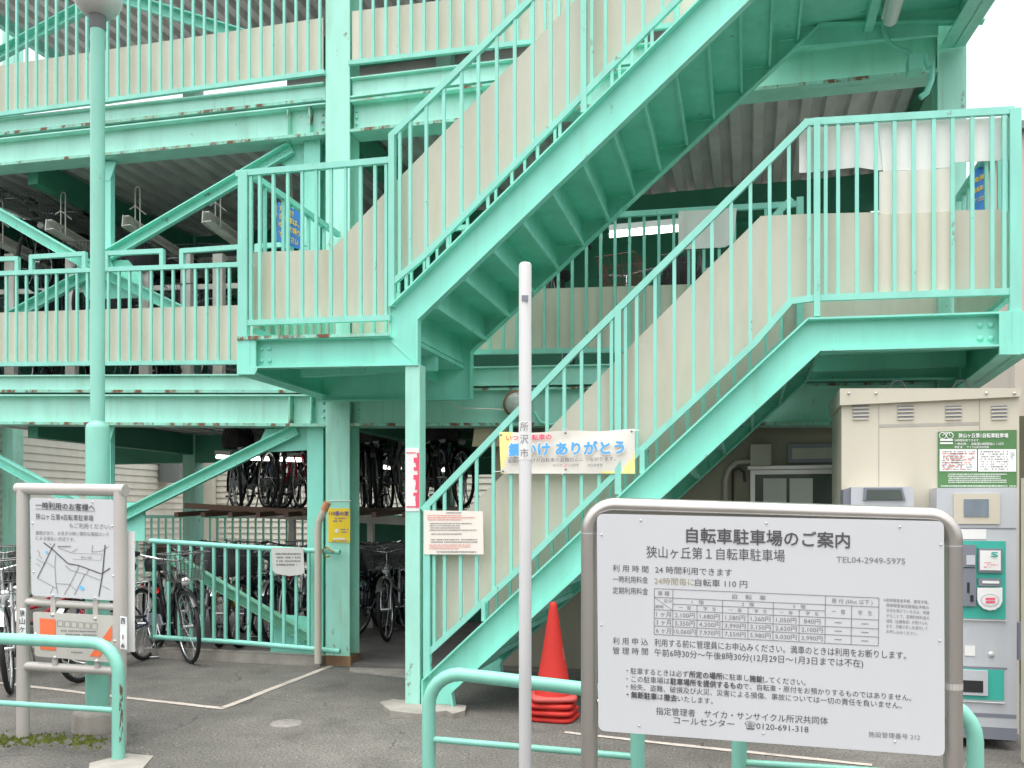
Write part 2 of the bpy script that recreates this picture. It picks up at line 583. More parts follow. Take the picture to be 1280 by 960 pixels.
def ground_line(pts, wd):
    mb = MB()
    q = [G(x, y, 0.004) for x, y in pts]
    for a, b in zip(q[:-1], q[1:]):
        d = (b - a).normalized()
        s_ = V((-d.y, d.x, 0)) * wd / 2
        n = max(2, int((b - a).length / 0.12))
        L_, R2 = [], []
        for i in range(n + 1):
            p = a + (b - a) * i / n
            j1, j2 = random.uniform(-.006, .006), random.uniform(-.006, .006)
            L_.append(p + s_ + s_.normalized() * j1)
            R2.append(p - s_ - s_.normalized() * j2)
        m = len(L_)
        mb.add(L_ + R2, [(i, i + 1, m + i + 1, m + i) for i in range(m - 1)])
    return mb


structure(ground_line([(-60, 846), (113, 867), (281, 885.5)], 0.055).build('painted_line', 'line'))
structure(ground_line([(279, 884.5), (414, 832)], 0.055).build('painted_line', 'line'))
structure(ground_line([(706, 915), (850, 931), (1090, 956)], 0.05).build('painted_line', 'line'))


def patch(pts, z, name, m_):
    mb = MB()
    q = [G(x, y, 0.0) for x, y in pts]
    mb.prism([(p.x, p.y, z) for p in q], (0, 0, -z - 0.01))
    return structure(mb.build(name, m_))


patch([(474, 884), (492, 880), (530, 884), (560, 885), (583, 888), (581, 895), (566, 899), (558, 895), (522, 899), (488, 895)], 0.035, 'concrete_footing', 'concrete')
patch([(437, 836), (512, 838), (514, 848), (437, 840)], 0.012, 'door_sill', 'concrete')
patch([(112, 955), (160, 943), (192, 946), (178, 962), (150, 975), (110, 968)], 0.006, 'concrete_footing', 'concrete')
mb = MB()
c0 = G(358, 904.5)
mb.lathe(c0, [(0.0, 0.007), (0.095, 0.007), (0.10, -0.002)], 28)
tag(mb.build('drain_cover', mat('drain_iron', (0.23, 0.215, 0.20), 0.8, var=0.2, scale=20)), 'small round grey drain cover set in the asphalt', 'drain cover')

# moss at the feet of the map board
mb = MB()
rnd = random.Random(3)
for i in range(1500):
    if rnd.random() < 0.62:
        x = rnd.uniform(-2, 82); y = 925 + rnd.gauss(0, 3.2) - (x - 30) * 0.03
    else:
        x = rnd.gauss(108, 9); y = 926 + rnd.gauss(0, 4)
    if math.sin(x * 0.35) + math.sin(x * .11 + y * .7) < -0.5:
        continue
    p = G(x, y)
    r = rnd.uniform(0.004, 0.014)
    h = rnd.uniform(0.004, 0.018)
    a = rnd.uniform(0, 6.28)
    mb.add([p + V((math.cos(a + t) * r, math.sin(a + t) * r, 0)) for t in (0, 2.1, 4.2)] + [p + V((rnd.uniform(-.003, .003), 0, h))], [(0, 1, 3), (1, 2, 3), (2, 0, 3)])
structure(mb.build('moss', 'moss'), 'stuff')

# ================================================================== PARKING STRUCTURE
cb = P(422, 645, YF)
bld = thing('parking_structure', 'mint green open steel bicycle parking building with beige railing panels', 'building', (cb.x, YF, 0))
ZL2, ZL3, ZL4 = 2.50, 5.02, 7.14
XR = X_at(1190, YF)            # right column
XL = cb.x - (XR - cb.x) * 1.28


def hcol(x, z0, z1, w_=0.2, d_=0.2):
    m_ = MB()
    m_.box((x - w_ / 2, YF, z0), (x + w_ / 2, YF + .014, z1))
    m_.box((x - w_ / 2, YF + d_ - .014, z0), (x + w_ / 2, YF + d_, z1))
    m_.box((x - .006, YF + .014, z0), (x + .006, YF + d_ - .014, z1))
    return m_


cw = (X_at(437, YF) - X_at(407, YF))
hcol(cb.x, 0.0, 8.2, cw).build('column', 'teal_col', bld)
hcol(XR, 0.0, 8.2, X_at(1208, YF) - X_at(1172, YF)).build('column', 'teal_col', bld)
hcol(XL, 0.0, 8.2, cw).build('column', 'teal_col', bld)
for x in (cb.x, XR):
    MB().box((x - cw / 2 - .012, YF - .006, 0), (x + cw / 2 + .012, YF + .21, .085)).build('rusted_foot', 'brown', bld)
# rear columns
for x in (cb.x, XR, (cb.x + XL) / 2 - .3, XL):
    MB().box((x - .09, 9.75, 0), (x + .09, 9.93, 8)).build('column', 'teal_col', bld)


def beam(name, tl, tr, bl, br, Y=YF, fl=0.075, m_='teal_skylit', back=0.14, lip=None):
    """I-beam seen from the front, from its four corner pixels"""
    TL, TR, BL, BR = [P(x, y, Y) for x, y in (tl, tr, bl, br)]
    mb = MB()
    mb.prism([TL + V((0, fl, 0)), TR + V((0, fl, 0)), BR + V((0, fl, 0)), BL + V((0, fl, 0))], (0, 0.010, 0))
    dep = fl + back
    for a, b, s_ in ((TL, TR, -1), (BL, BR, 1)):
        mb.prism([a, b, b + V((0, dep, 0)), a + V((0, dep, 0))], (0, 0, s_ * 0.012))
    o = mb.build(name, m_, bld)
    if lip:
        lb = MB()
        for a, b, s_ in lip(TL, TR, BL, BR):
            lb.prism([a, b, b + V((0, -.004, 0)), a + V((0, -.004, 0))], (0, 0, s_))
        q = lb.build('flange_edge', 'teal_rusty', o)
    return o


rust_top = lambda TL, TR, BL, BR: [(TL + V((0, 0, .001)), TR + V((0, 0, .001)), -.02)]
rust_bot = lambda TL, TR, BL, BR: [(BL + V((0, 0, -.001)), BR + V((0, 0, -.001)), .026)]
rust_both = lambda *a: rust_top(*a) + rust_bot(*a)
# level two, left and right of the column
beam('edge_channel', (-170, 469.5), (404, 467), (-170, 490), (404, 491), lip=rust_bot, fl=0.04)
beam('floor_beam', (-170, 493), (406, 493), (-170, 529), (406, 533), lip=rust_bot)
beam('edge_channel', (438, 461.5), (1172, 446), (438, 485), (1172, 473), fl=0.04)
beam('floor_beam', (438, 487.5), (1172, 477), (438, 532.5), (1172, 531), lip=rust_both)
# level three
beam('edge_channel', (-170, 166), (404, 102), (-170, 187), (404, 125), lip=rust_bot, fl=0.04)
beam('floor_beam', (-170, 191), (406, 128), (-170, 223), (406, 168), lip=rust_bot)
beam('edge_channel', (438, 96.5), (1172, 10), (438, 121.5), (1172, 33), fl=0.04)
beam('floor_beam', (438, 125), (1172, 37), (438, 165), (1172, 90), lip=rust_both)
# stiffener plates where the beams meet the column
for x, y0, y1 in ((361, 493, 532), (388, 493, 532), (359, 135, 174), (386, 130, 171)):
    a, b = P(x, y0 + 1, YF), P(x, y1 - 1, YF)
    MB().box((a.x - .006, YF + .005, b.z), (a.x + .006, YF + .073, a.z)).build('stiffener', 'teal_rusty', bld)
bolt = MB()


def bolts(parent, pxs, Y, r=0.013, m_='teal'):
    for x, y in pxs:
        mb = MB()
        mb.lathe(P(x, y, Y), [(0.0, -.013), (r * .75, -.012), (r, -.006), (r, .004)], 8, axis='y')
        mb.build('bolt', m_, parent)


bolts(bld, [(404.5, 504), (404.5, 513), (404.5, 522), (403.5, 143), (403.5, 152), (403.5, 161), (448, 504), (448, 513), (448, 522), (446, 139), (446, 147), (446, 155)], YF + .07)

# decks: corrugated undersides, ribs run into the building
XEND = XR + 0.12


def deck(name, x0, x1, z, y0=YF + 0.215, y1=10.1, pitch=0.2, m_='deck'):
    mb = MB()
    n = int((x1 - x0) / pitch)
    prof = []
    for i in range(n):
        x = x0 + i * pitch
        prof += [(x, z), (x + pitch * .42, z), (x + pitch * .52, z + .075), (x + pitch * .90, z + .075)]
    prof.append((x0 + n * pitch, z))
    a = [V((x, y0, zz)) for x, zz in prof]
    b = [V((x, y1, zz)) for x, zz in prof]
    m = len(a)
    mb.add(a + b, [(i, i + 1, m + i + 1, m + i) for i in range(m - 1)])
    mb.box((x0, y0, z + .08), (x0 + n * pitch, y1, z + .15))
    return mb.build(name, m_, bld)


deck('floor_deck', -8.35, XEND, ZL2 - 0.17)
deck('floor_deck', -8.35, XEND, ZL3 - 0.17)
deck('roof_deck', -8.4, XEND, ZL4, y0=YF - .1)
MB().box((-8.48, YF - .1, ZL4 - .12), (-8.40, 10.1, ZL4 + .2)).build('roof_edge_beam', 'teal', bld)
# beams along the back and across
for z in (ZL2, ZL3, ZL4 + .15):
    x0 = -8.3
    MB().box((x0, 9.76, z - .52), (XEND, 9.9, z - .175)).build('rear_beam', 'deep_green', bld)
for x in (cb.x, (cb.x + XL) / 2 - .3, XR - .02):
    for z in (ZL2, ZL3):
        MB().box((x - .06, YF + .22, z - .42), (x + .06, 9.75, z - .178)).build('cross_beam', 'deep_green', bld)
MB().box((-8.3, 9.96, ZL2), (XEND - .3, 10.0, ZL3 - .5)).build('added_rear_screen', 'deep_green', bld)  # added screen, shuts out the bright sky so the rear reads dark
MB().box((-5.6, 9.96, ZL3), (XEND - .6, 10.0, ZL4)).build('added_rear_screen', 'deck', bld)  # added screen, closes off the sky behind the third level
XP = X_at(433, 10.2)
MB().box((XP, 10.16, 0.02), (XR - .3, 10.2, 1.22)).build('added_rear_screen', 'deep_green', bld)  # added with the next one to darken the passage, siding shows between
MB().box((XP, 10.16, 1.80), (XR - .3, 10.2, 2.40)).build('added_rear_screen', 'deep_green', bld)  # upper one of the added darkening pair
MB().box((-8.34, YF + .08, ZL2), (-8.30, 10.0, ZL3 - .2)).build('added_end_screen', 'deep_green', bld)  # added dark green screen, stands in for the dark mass beyond this end

# X braces with their own posts
YBR = YF + 0.13


def angle_bar(p0, p1, w_=0.10, m_='teal'):
    p0, p1 = V(p0), V(p1)
    mb = MB()
    mb.bar(p0, p1, w_, 0.012)
    d = (p1 - p0).normalized()
    nrm = V((-d.z, 0, d.x))
    if nrm.z < 0:
        nrm = -nrm
    mb.bar(p0 + nrm * (w_ / 2 - .004) + V((0, -.03, 0)), p1 + nrm * (w_ / 2 - .004) + V((0, -.03, 0)), 0.012, 0.07)
    mb.bar(p0 - nrm * (w_ / 2 - .004) + V((0, -.022, 0)), p1 - nrm * (w_ / 2 - .004) + V((0, -.022, 0)), 0.008, 0.05)
    return mb


def brace(arms, gussets, posts, rows):
    br = MB()
    first = None
    for (a, b, m_) in arms:
        o = angle_bar(P(*a, YBR), P(*b, YBR)).build('brace_arm', m_, bld)
    for pts in gussets:
        MB().plate(pts, YBR + .016, .012).build('gusset_plate', 'teal', bld)
    for (x0, x1, y0, y1) in posts:
        a, b = P(x0, y0, YBR - .04), P(x1, y1, YBR - .04)
        mb = MB()
        mb.box((a.x, YBR - .04, b.z), (b.x, YBR - .028, a.z))
        mb.box((a.x, YBR + .10, b.z), (b.x, YBR + .112, a.z))
        mb.box(((a.x + b.x) / 2 - .005, YBR - .028, b.z), ((a.x + b.x) / 2 + .005, YBR + .1, a.z))
        mb.build('brace_post', 'teal', bld)
    if rows:
        bolts(bld, rows, YBR - .005, 0.014)


brace([((366, 187), (128, 326), 'teal'), ((-60, 232), (112, 332), 'teal'), ((128, 340), (392, 470), 'teal'), ((140, 328), (-60, 440), 'teal')],
      [[(335, 179), (402, 172), (402, 225), (352, 205)], [(96, 325), (160, 325), (176, 345), (176, 372), (108, 374), (96, 350)]],
      [(380, 400, 168, 470)], [(333, 204), (341, 199), (349, 194), (356, 190), (362, 186), (392, 188), (392, 196), (392, 300)])
brace([((372, 538), (150, 648), 'teal'), ((-60, 543), (112, 636), 'teal'), ((214, 696), (386, 796), 'teal_mossy')],
      [[(332, 536), (398, 535), (398, 562), (318, 566)], [(112, 628), (181, 628), (181, 676), (112, 676)], [(338, 780), (352, 768), (398, 772), (398, 818), (338, 818)]],
      [(384, 404, 534, 822)], [(330, 563), (337, 559.5), (344, 556), (351, 552.5), (358, 549), (394, 549), (394, 557), (395, 636), (165, 641), (172, 637)])
brace([((120, -12), (392, 74), 'teal'), ((118, 6), (-60, 104), 'teal')],
      [[(372, 58), (404, 48), (404, 92), (388, 80)]], [], [(388, 65), (396, 62), (397, 70)])
# the short hangers in the middle of the bay
for y0, y1 in ((204, 314), (531, 630)):
    a, b = P(132, y0, YBR), P(141, y1, YBR)
    mb = MB().box((a.x, YBR - .03, b.z), (b.x, YBR + .03, a.z))
    mb.plate([(128, y0 - 2), (145, y0 - 2), (137, y0 + 22), (128, y0 + 22)], YBR - .035, .012)
    mb.build('hanger', 'teal', bld)


# ------------------------------------------------------------------ railings of the building
def interp(path, x):
    for (x0, y0), (x1, y1) in zip(path[:-1], path[1:]):
        if x0 <= x <= x1 or (x0 >= x >= x1):
            return y0 + (y1 - y0) * (x - x0) / (x1 - x0)
    (x0, y0), (x1, y1) = (path[0], path[1]) if x < path[0][0] else (path[-2], path[-1])
    return y0 + (y1 - y0) * (x - x0) / (x1 - x0)


def rail_set(parent, Y, top, bot, posts, bals, panel=None, m_='teal_rail', bw=0.022, rw=0.042, panel_mat='panel', panel_off=0.085, extra=(), bot_w=0.038):
    for path, name, ww in ((top, 'top_rail', rw), (bot, 'bottom_rail', bot_w)):
        mb = MB()
        q = [P(x, y, Y) for x, y in path]
        kk = 0
        for a, b in zip(q[:-1], q[1:]):
            d = (b - a).normalized() * ww * .35
            kk += 1
            mb.bar(a - d, b + d, ww, 0.036 - .0016 * kk)
        mb.build(name, m_, parent)
    for x, y0, y1, ww in posts:
        a, b = P(x, y0, Y), P(x, y1, Y)
        MB().bar(a, b, ww, 0.046).build('rail_post', m_, parent)
    for x in bals:
        a, b = P(x, interp(top, x) + 1.5, Y), P(x, interp(bot, x) - 1.5, Y)
        MB().bar(a, b, bw, bw).build('baluster', m_, parent)
    if panel:
        MB().plate(panel, Y + (panel_off if Y < 6.9 else .045), .006).build('infill_panel', panel_mat, parent)
    for pts in extra:
        mb = MB()
        hk = 0
        for a, b in zip(pts[:-1], pts[1:]):
            A, B = P(*a, Y), P(*b, Y)
            d = (B - A).normalized() * .014
            hk += 1
            mb.bar(A - d, B + d, 0.042, 0.04 - .0017 * hk)
        mb.build('hoop_rail', m_, parent)


def world_spread(Y, pa, pb, n, lo, hi):
    """px columns of balusters equally spaced in the world; n gaps between pa and pb"""
    xa, xb = X_at(pa, Y), X_at(pb, Y)
    s_ = (xb - xa) / n
    out = []
    i = -80
    while i < 120:
        x = xa + i * s_
        c = V((x, Y, 0))
        zz = c.dot(D_)
        px = 640 + F * c.dot(R_) / zz
        if lo <= px <= hi:
            out.append(px)
        i += 1
    return out


YRL = YF - 0.02
t = thing('guard_railing', 'mint railing with grey beige panels and raised hoops, second level left of the stairs', 'railing', P(200, 460, YRL), 'railings along the parking floors')
rail_set(t, YRL, [(-170, 348.5), (296, 331), (404, 326)], [(-170, 457), (296, 453), (404, 452)], [],
         world_spread(YRL, 45.7, 272.6, 17, -60, 402), [(-170, 396), (404, 378), (404, 452), (-170, 457)], extra=[
    [(-60, 347), (-60, 326), (22, 323.5), (22, 342)], [(40, 341), (40, 321.5), (106, 317.5), (106, 338)],
    [(134, 337), (134, 317), (203, 314), (203, 335)], [(228, 333.5), (228, 314), (300, 309), (300, 330)], [(322, 329), (322, 308), (392, 304), (392, 326)]])
t = thing('guard_railing', 'mint railing with long beige panel on the third level left of the tall column', 'railing', P(200, 120, YRL), 'railings along the parking floors')
rail_set(t, YRL, [(-170, -28), (404, -62)], [(-170, 165.5), (404, 90.5)], [], world_spread(YRL, 96, 385, 21, -60, 402),
         [(-170, 107), (404, 22), (404, 90), (-170, 165)])
t = thing('guard_railing', 'mint railing with beige panel on the third level behind the upper flight', 'railing', P(600, 70, YRL), 'railings along the parking floors')
rail_set(t, YRL, [(440, -66), (1172, -140)], [(438, 79), (1172, -6)], [], world_spread(YRL, 451, 596, 9, 442, 860),
         [(440, 14), (1172, -75), (1172, -6), (440, 78)])
t = thing('guard_railing', 'mint railing with dull panel on the second level behind the stairs', 'railing', P(720, 440, YRL), 'railings along the parking floors')
rail_set(t, YRL, [(440, 296), (785, 268), (1000, 255)], [(440, 443), (778, 437.5), (1172, 430)], [(1000, 247, 436, .05)],
         world_spread(YRL, 680.5, 899, 12, 442, 998), [(440, 368), (1172, 346), (1172, 430), (440, 443)], m_='teal_rail')
MB().plate([(848, 264), (921, 260), (917, 303), (906, 309), (848, 312)], YRL - .03, .004).build('notice_sheet', 'paper', t)

# ================================================================== STAIRS
def channel(mb, poly, Y, edges, dep=0.065, off=0.055):
    """stringer: web set back, flanges standing towards the street"""
    mb.plate(poly, Y + off, 0.009)
    for a, b in edges:
        A, B = P(*a, Y), P(*b, Y)
        d = (B - A).normalized()
        mb.bar(A + V((0, dep / 2, 0)), B + V((0, dep / 2, 0)), 0.011, dep)


def bracket(name, f_t, f_b, r_t, r_b, parent, wid=0.13):
    """tapered cantilever bracket from the stair front back to a column"""
    mb = MB()
    A, B = P(*f_t, YS + .01), P(*f_b, YS + .01)
    C_, D2 = P(*r_b, YF - .012), P(*r_t, YF - .012)
    mb.prism([A, B, C_, D2], (0.012, 0, 0))
    h = V((wid / 2, 0, 0))
    for a, b, s_ in ((A, D2, -1), (B, C_, 1)):
        mb.prism([a - h, a + h, b + h, b - h], (0, 0, .012 * s_))
    # end plate
    mb.prism([A - h, A + h, B + h, B - h], (0, -.012, 0))
    return mb.build(name, 'teal', parent)


def steps(parent, pa, pb, n, i0, i1, Y0, Y1):
    """zig-zag steel treads; pa,pb are photo points of nose corners n steps apart"""
    A, B = P(*pa, Y0), P(*pb, Y0)
    dx, dz = (B.x - A.x) / n, (B.z - A.z) / n
    for i in range(i0, i1):
        x, z = A.x + dx * i, A.z + dz * i
        mb = MB()
        mb.box((x - .002, Y0 + .001, z), (x + .004, Y1 - .001, z + dz + .002))           # riser
        mb.box((x + .004, Y0 + .001, z + dz - .004), (x + dx + .022, Y1 - .001, z + dz + .002))  # tread
        mb.box((x + dx + .004, Y0 + .001, z + dz - .034), (x + dx + .022, Y1 - .001, z + dz - .004))    # nosing lip
        mb.build('tread', 'teal', parent)


def back_px(px, py):
    """photo point of the same spot one stair width further back"""
    p = P(px, py, YS)
    c = V((p.x, YB, p.z)) - CAM
    zz = c.dot(D_)
    return (640 + F * c.dot(R_) / zz, YH - F * c.z / zz)


# ---- lower flight
lo = thing('staircase', 'lower flight of the mint steel staircase rising to the right hand landing', 'staircase', P(545, 889, YS), 'stair flights')
low_poly = [(527, 851), (1010, 398), (1264, 390), (1264, 432), (1025, 437.5), (563, 866), (566, 889), (527, 889)]
mb = MB()
channel(mb, low_poly, YS, [((527, 851), (1010, 398)), ((1010, 398), (1266, 390)), ((1250, 431.5), (1025, 437.5)), ((1025, 437.5), (563, 866)), ((563, 866), (566, 889)), ((527.5, 851), (527.5, 889))])
mb.build('stringer', 'teal', lo)
bl = [back_px(*p) for p in low_poly]
mb = MB()
mb.plate(bl, YB - .02, .012)
for i, j in ((0, 1), (1, 2), (3, 4), (4, 5), (5, 6)):
    A, B = P(*bl[i], YB), P(*bl[j], YB)
    mb.bar(A + V((0, -.03, 0)), B + V((0, -.03, 0)), .011, .075)
mb.build('stringer', 'teal', lo)
steps(lo, (566, 864 - 8), (1021, 441 - 8), 12, 0, 12, YS + .066, YB - .022)
# right landing
pL, pR = P(1012, 398, YS), P(1264, 392, YS)
zl = pL.z - .012
MB().box((pL.x, YS + .066, zl - .03), (pR.x + .02, YF - .015, zl)).build('landing_floor', 'teal', lo)
for f_ in (.3, .75):
    yy = YS + (YF - YS) * f_
    MB().box((pL.x, yy - .03, zl - .14), (pR.x, yy + .03, zl - .031)).build('landing_joist', 'teal', lo)
mb = MB()
mb.plate([(1265.5, 389), (1276, 388.5), (1276, 443), (1250, 443), (1250, 432), (1265.5, 431)], YS - .006, .012)
mb.build('end_plate', 'teal', lo)
bracket('bracket', (1268, 390), (1268, 443), (1200, 432), (1200, 492), lo, 0.16)
bolts(lo, [(1225, 406.5), (1238.5, 406.5), (1225, 423), (1238.5, 423)], YS + .053, .017)

low_top = [(530.5, 636), (722, 437), (960, 202), (1008, 154), (1020, 152.5), (1264, 138.5)]
low_bot = [(536, 816), (649, 711), (770, 592), (942, 430), (988, 377), (1020, 372.5), (1264, 364.5)]
low_bal = [543, 556, 576, 596, 617, 639, 661, 684, 705.5, 727, 749, 764.5, 782, 796, 819, 843, 867, 890, 914, 938, 962, 986, 1011, 1032, 1047.5, 1071, 1095, 1118, 1142, 1167, 1190.5, 1215, 1240, 1255]
fr = MB()
rail_set(lo, YS + .035, low_top, low_bot,
         [(534.5, 634, 846, .046), (605, 750, 776, .024), (773, 386, 618, .04), (803, 562, 592, .03), (1021, 152, 396, .036), (1268.5, 137, 392, .058)],
         low_bal, [(543, 679), (585, 636), (687, 536), (790, 430), (951, 270), (1018, 267), (1258, 261.5), (1258, 363), (990, 377), (942, 430), (770, 592), (543, 809)], bw=.021)
# rear railing of the lower flight
YBR2 = YB - .05
sh = lambda path, up=0: [back_px(x, y) for x, y in path]
rail_set(lo, YBR2, sh([(530.5, 636), (722, 437), (960, 202), (1000, 160)]), sh([(536, 816), (770, 592), (988, 377)]),
         [], [back_px(x, 500)[0] for x in low_bal[:22]],
         sh([(543, 679), (585, 636), (790, 430), (951, 270), (985, 268), (985, 383), (770, 600), (543, 824)]), bw=.021)
# end railing of the right landing, running back to the building
def depth_rail(parent, X, y0, y1, z0, z1, n, m_='teal_rail', pan=True, panel_mat='panel'):
    MB().bar((X, y0, z1), (X, y1, z1), .042, .042).build('top_rail', m_, parent)
    MB().bar((X, y0, z0 + .11), (X, y1, z0 + .11), .036, .036).build('bottom_rail', m_, parent)
    for i in range(1, n):
        y = y0 + (y1 - y0) * i / n
        MB().box((X - .011, y - .011, z0 + .11), (X + .011, y + .011, z1)).build('baluster', m_, parent)
    if pan:
        MB().box((X - .03, y0 + .02, z0 + .12), (X - .024, y1, z0 + .58)).build('infill_panel', panel_mat, parent)


zr1 = P(1264, 139, YS).z
depth_rail(lo, pR.x + .03, YS + .06, YF - .03, zl, zr1, 9)
# back railing of the right landing / stair-head gate towards the building
MB().plate([(999, 160), (1262, 146), (1262, 200), (1190, 203), (1190, 208), (1098, 213), (1072, 209), (1050, 211), (1020, 215), (999, 216)], YS + .075, .004).build('weathered_sheet', 'paper', lo)
MB().plate([(1097.5, 153), (1188, 149), (1190.5, 209), (1104, 214)], YS + .068, .004).build('weathered_sheet', 'paper', lo)
MB().plate([(1099, 214.5), (1190.5, 210), (1190.5, 264), (1110, 269), (1099, 267)], YS + .064, .004).build('weathered_sheet', mat('aged_sheet', (0.80, 0.75, 0.68), .8, var=.07, dirt=.4, dirtcol=(0.6, 0.5, 0.34)), lo)
MB().plate([(1098, 268), (1190, 264), (1190, 366), (1098, 368)], YS + .058, .005).build('infill_panel', 'panel_warm', lo)

# ---- upper flight
up = thing('staircase', 'upper flight of the mint steel staircase rising from the left landing to the third level', 'staircase', P(518, 889, YS), 'stair flights')
up_poly = [(316, 424), (487, 420), (487.5, 382), (720, 151), (1032, -158), (1300, -175), (1300, -120), (1045, -106), (720, 207), (521, 399), (521, 455), (316, 459)]
mb = MB()
channel(mb, up_poly, YS, [((310, 424), (487, 420)), ((487.5, 382), (720, 151)), ((720, 151), (1032, -158)), ((1032, -158), (1300, -175)), ((1300, -120), (1045, -106)), ((1045, -106), (720, 207)), ((720, 207), (521, 399)), ((521, 399), (521, 455)), ((316, 459), (523, 455.5))])
mb.build('stringer', 'teal', up)
MB().plate([(487, 382), (489, 382), (489, 425), (521, 455), (519, 455), (487, 426)], YS + .05, .005).build('mitre_weld', 'teal', up)
ub = [back_px(x, y) for x, y in [(487, 420), (487.5, 382), (720, 151), (1032, -158), (1300, -175), (1300, -120), (1045, -106), (720, 207), (521, 399), (521, 470), (300, 474), (300, 424)]]
mb = MB()
mb.plate(ub, YB - .02, .012)
for i, j in ((1, 2), (2, 3), (5, 6), (6, 7), (7, 8), (8, 9), (9, 10)):
    A, B = P(*ub[i], YB), P(*ub[j], YB)
    mb.bar(A + V((0, -.035, 0)), B + V((0, -.035, 0)), .011, .07)
mb.build('stringer', 'teal', up)
steps(up, (544, 389 - 9), (964.5, -27 - 9), 11, -2, 13, YS + .066, YB - .022)
# left landing
pL, pR = P(308, 421, YS), P(489, 418, YS)
zl2 = pR.z - .012
MB().box((pL.x, YS + .066, zl2 - .03), (pR.x + .12, YF - .015, zl2)).build('landing_floor', 'teal', up)
MB().box((pL.x + .1, YS + .6, zl2 - .14), (pR.x + .1, YS + .66, zl2 - .031)).build('landing_joist', 'teal', up)
mb = MB()
mb.plate([(302, 422), (312, 422), (312, 458), (322, 460), (318, 468), (302, 468)], YS - .006, .012)
mb.build('end_plate', 'teal', up)
MB().plate([(296, 420.5), (487, 415.5), (487, 419.5), (296, 425)], YS - .014, .01).build('flange_edge', 'teal_rusty', up)
bracket('bracket', (309, 424), (309, 468), (414, 438), (414, 500), up, 0.15)
bolts(up, [(327.5, 436), (337, 436), (327.5, 451), (337, 451)], YS + .053, .015)
# upper landing, its rear beam and bracket at the right column
p0, p1 = P(1034, -158, YS), P(1262, -172, YS)
zu = p0.z - .25
MB().box((p0.x - .1, YS + .066, zu), (p1.x, YB + .05, zu + .03)).build('landing_floor', 'teal', up)
MB().box((p0.x + .35, YS + .07, zu - .10), (p0.x + .41, YB, zu - .002)).build('landing_joist', 'teal', up)
a = P(1000, 60, YB)
b = P(1172, 46, YB)
MB().prism([a, b, b + V((0, 0, .42)), a + V((0, 0, .42))], (0, -.03, 0)).build('landing_beam', 'teal', up)
bracket('bracket', (1266, -150), (1266, -62), (1190, -20), (1190, 60), up, 0.17)
# the support post at the street corner of the landing
a, b = P(506.5, 456, YS + .01), P(524.5, 887, YS + .01)
pw = b.x - a.x
mb = MB().box((a.x, YS + .012, 0.0), (b.x, YS + .012 + .11, a.z))
mb.build('support_post', 'teal_col', up)
up_top = [(298, 217.5), (488, 200.5)]
up_bot = [(304, 404), (486, 397.5)]
rail_set(up, YS + .035, up_top, up_bot, [(305, 215, 421, .072)], [314, 325, 342, 360, 378, 395.5, 414, 432, 451, 469, 483], None, bw=.021)
st_top = [(490, 170), (661, 2), (1010, -350)]
st_bot = [(493, 352), (531, 320), (830, 17), (1060, -213)]
rail_set(up, YS + .035, st_top, st_bot, [(490.5, 168, 384, .042), (730, -64, 142, .036)],
         [500, 513, 533, 555, 577, 598, 621, 643.5, 666, 688.5, 710, 740, 757, 780, 804, 828, 852, 876, 900],
         [(317, 315), (414, 312), (500, 221), (685, 34), (760, -42), (960, -245), (1030, -300), (1030, -183), (830, 17), (531, 320), (490, 355), (490, 397), (317, 401)], bw=.021)
mb = MB()
for i, x in enumerate((508, 535, 560, 610, 640, 672, 700, 765, 790, 815)):
    a, b = P(x, interp(st_bot, x) + 2, YS + .035), P(x, interp([(487.5, 382), (720, 151), (875, 0)], x), YS + .035)
    MB().bar(a, b, .02, .02).build('baluster', 'teal_rail', up)
zr2 = P(300, 218, YS).z
depth_rail(up, pL.x + .02, YS + .08, YF - .05, zl2, zr2, 10)
# rear railing of the upper flight
rail_set(up, YBR2, sh([(490, 170), (661, 2), (1010, -350)]), sh([(493, 352), (531, 320), (830, 17), (1060, -213)]),
         [], [back_px(x, 100)[0] for x in (513, 555, 598, 643, 688, 740, 780, 828)], None)

# fluorescent fitting under the top landing, conduit and junction box
mb = MB()
q = P(1112, 28, YB - .22)
mb.box((q.x - .055, YS + .12, zu - .12), (q.x + .055, YB - .22, zu - .03))
mb.tube([V((q.x, YS + .14, zu - .145)), V((q.x, YB - .25, zu - .145))], .05, 12)
o = mb.build('ceiling_light', 'white')
tag(o, 'long white tube light fixed under the top landing at upper right', 'light fitting')
y_ = YB - .06
mb = MB()
mb.tube([P(1103, 32, y_), P(1105, 42, y_), P(1112, 54, y_), P(1124, 61, y_), P(1134, 64, y_), P(1140, 72, y_)], .016, 8)
mb.tube([P(1155, 70, y_), P(1160, 84, y_), P(1166, 80, y_), P(1164, 100, y_), P(1158, 116, y_), P(1150, 122, y_)], .022, 8)
tag(mb.build('conduit', 'teal'), 'mint painted cable conduit bending under the top landing', 'conduit')
a, b = P(1135, 71, y_ - .05), P(1153, 88, y_ - .05)
tag(MB().box((a.x, y_ - .09, b.z), (b.x, y_ + .04, a.z)).build('junction_box', 'teal'), 'small square mint junction box under the top landing', 'junction box')

# blue cautions hung on the railings
def quad_sign(name, pts, Y, t, m_, label, cat, n_back=True):
    o = MB().plate(pts, Y, t).build(name, m_)
    return tag(o, label, cat)


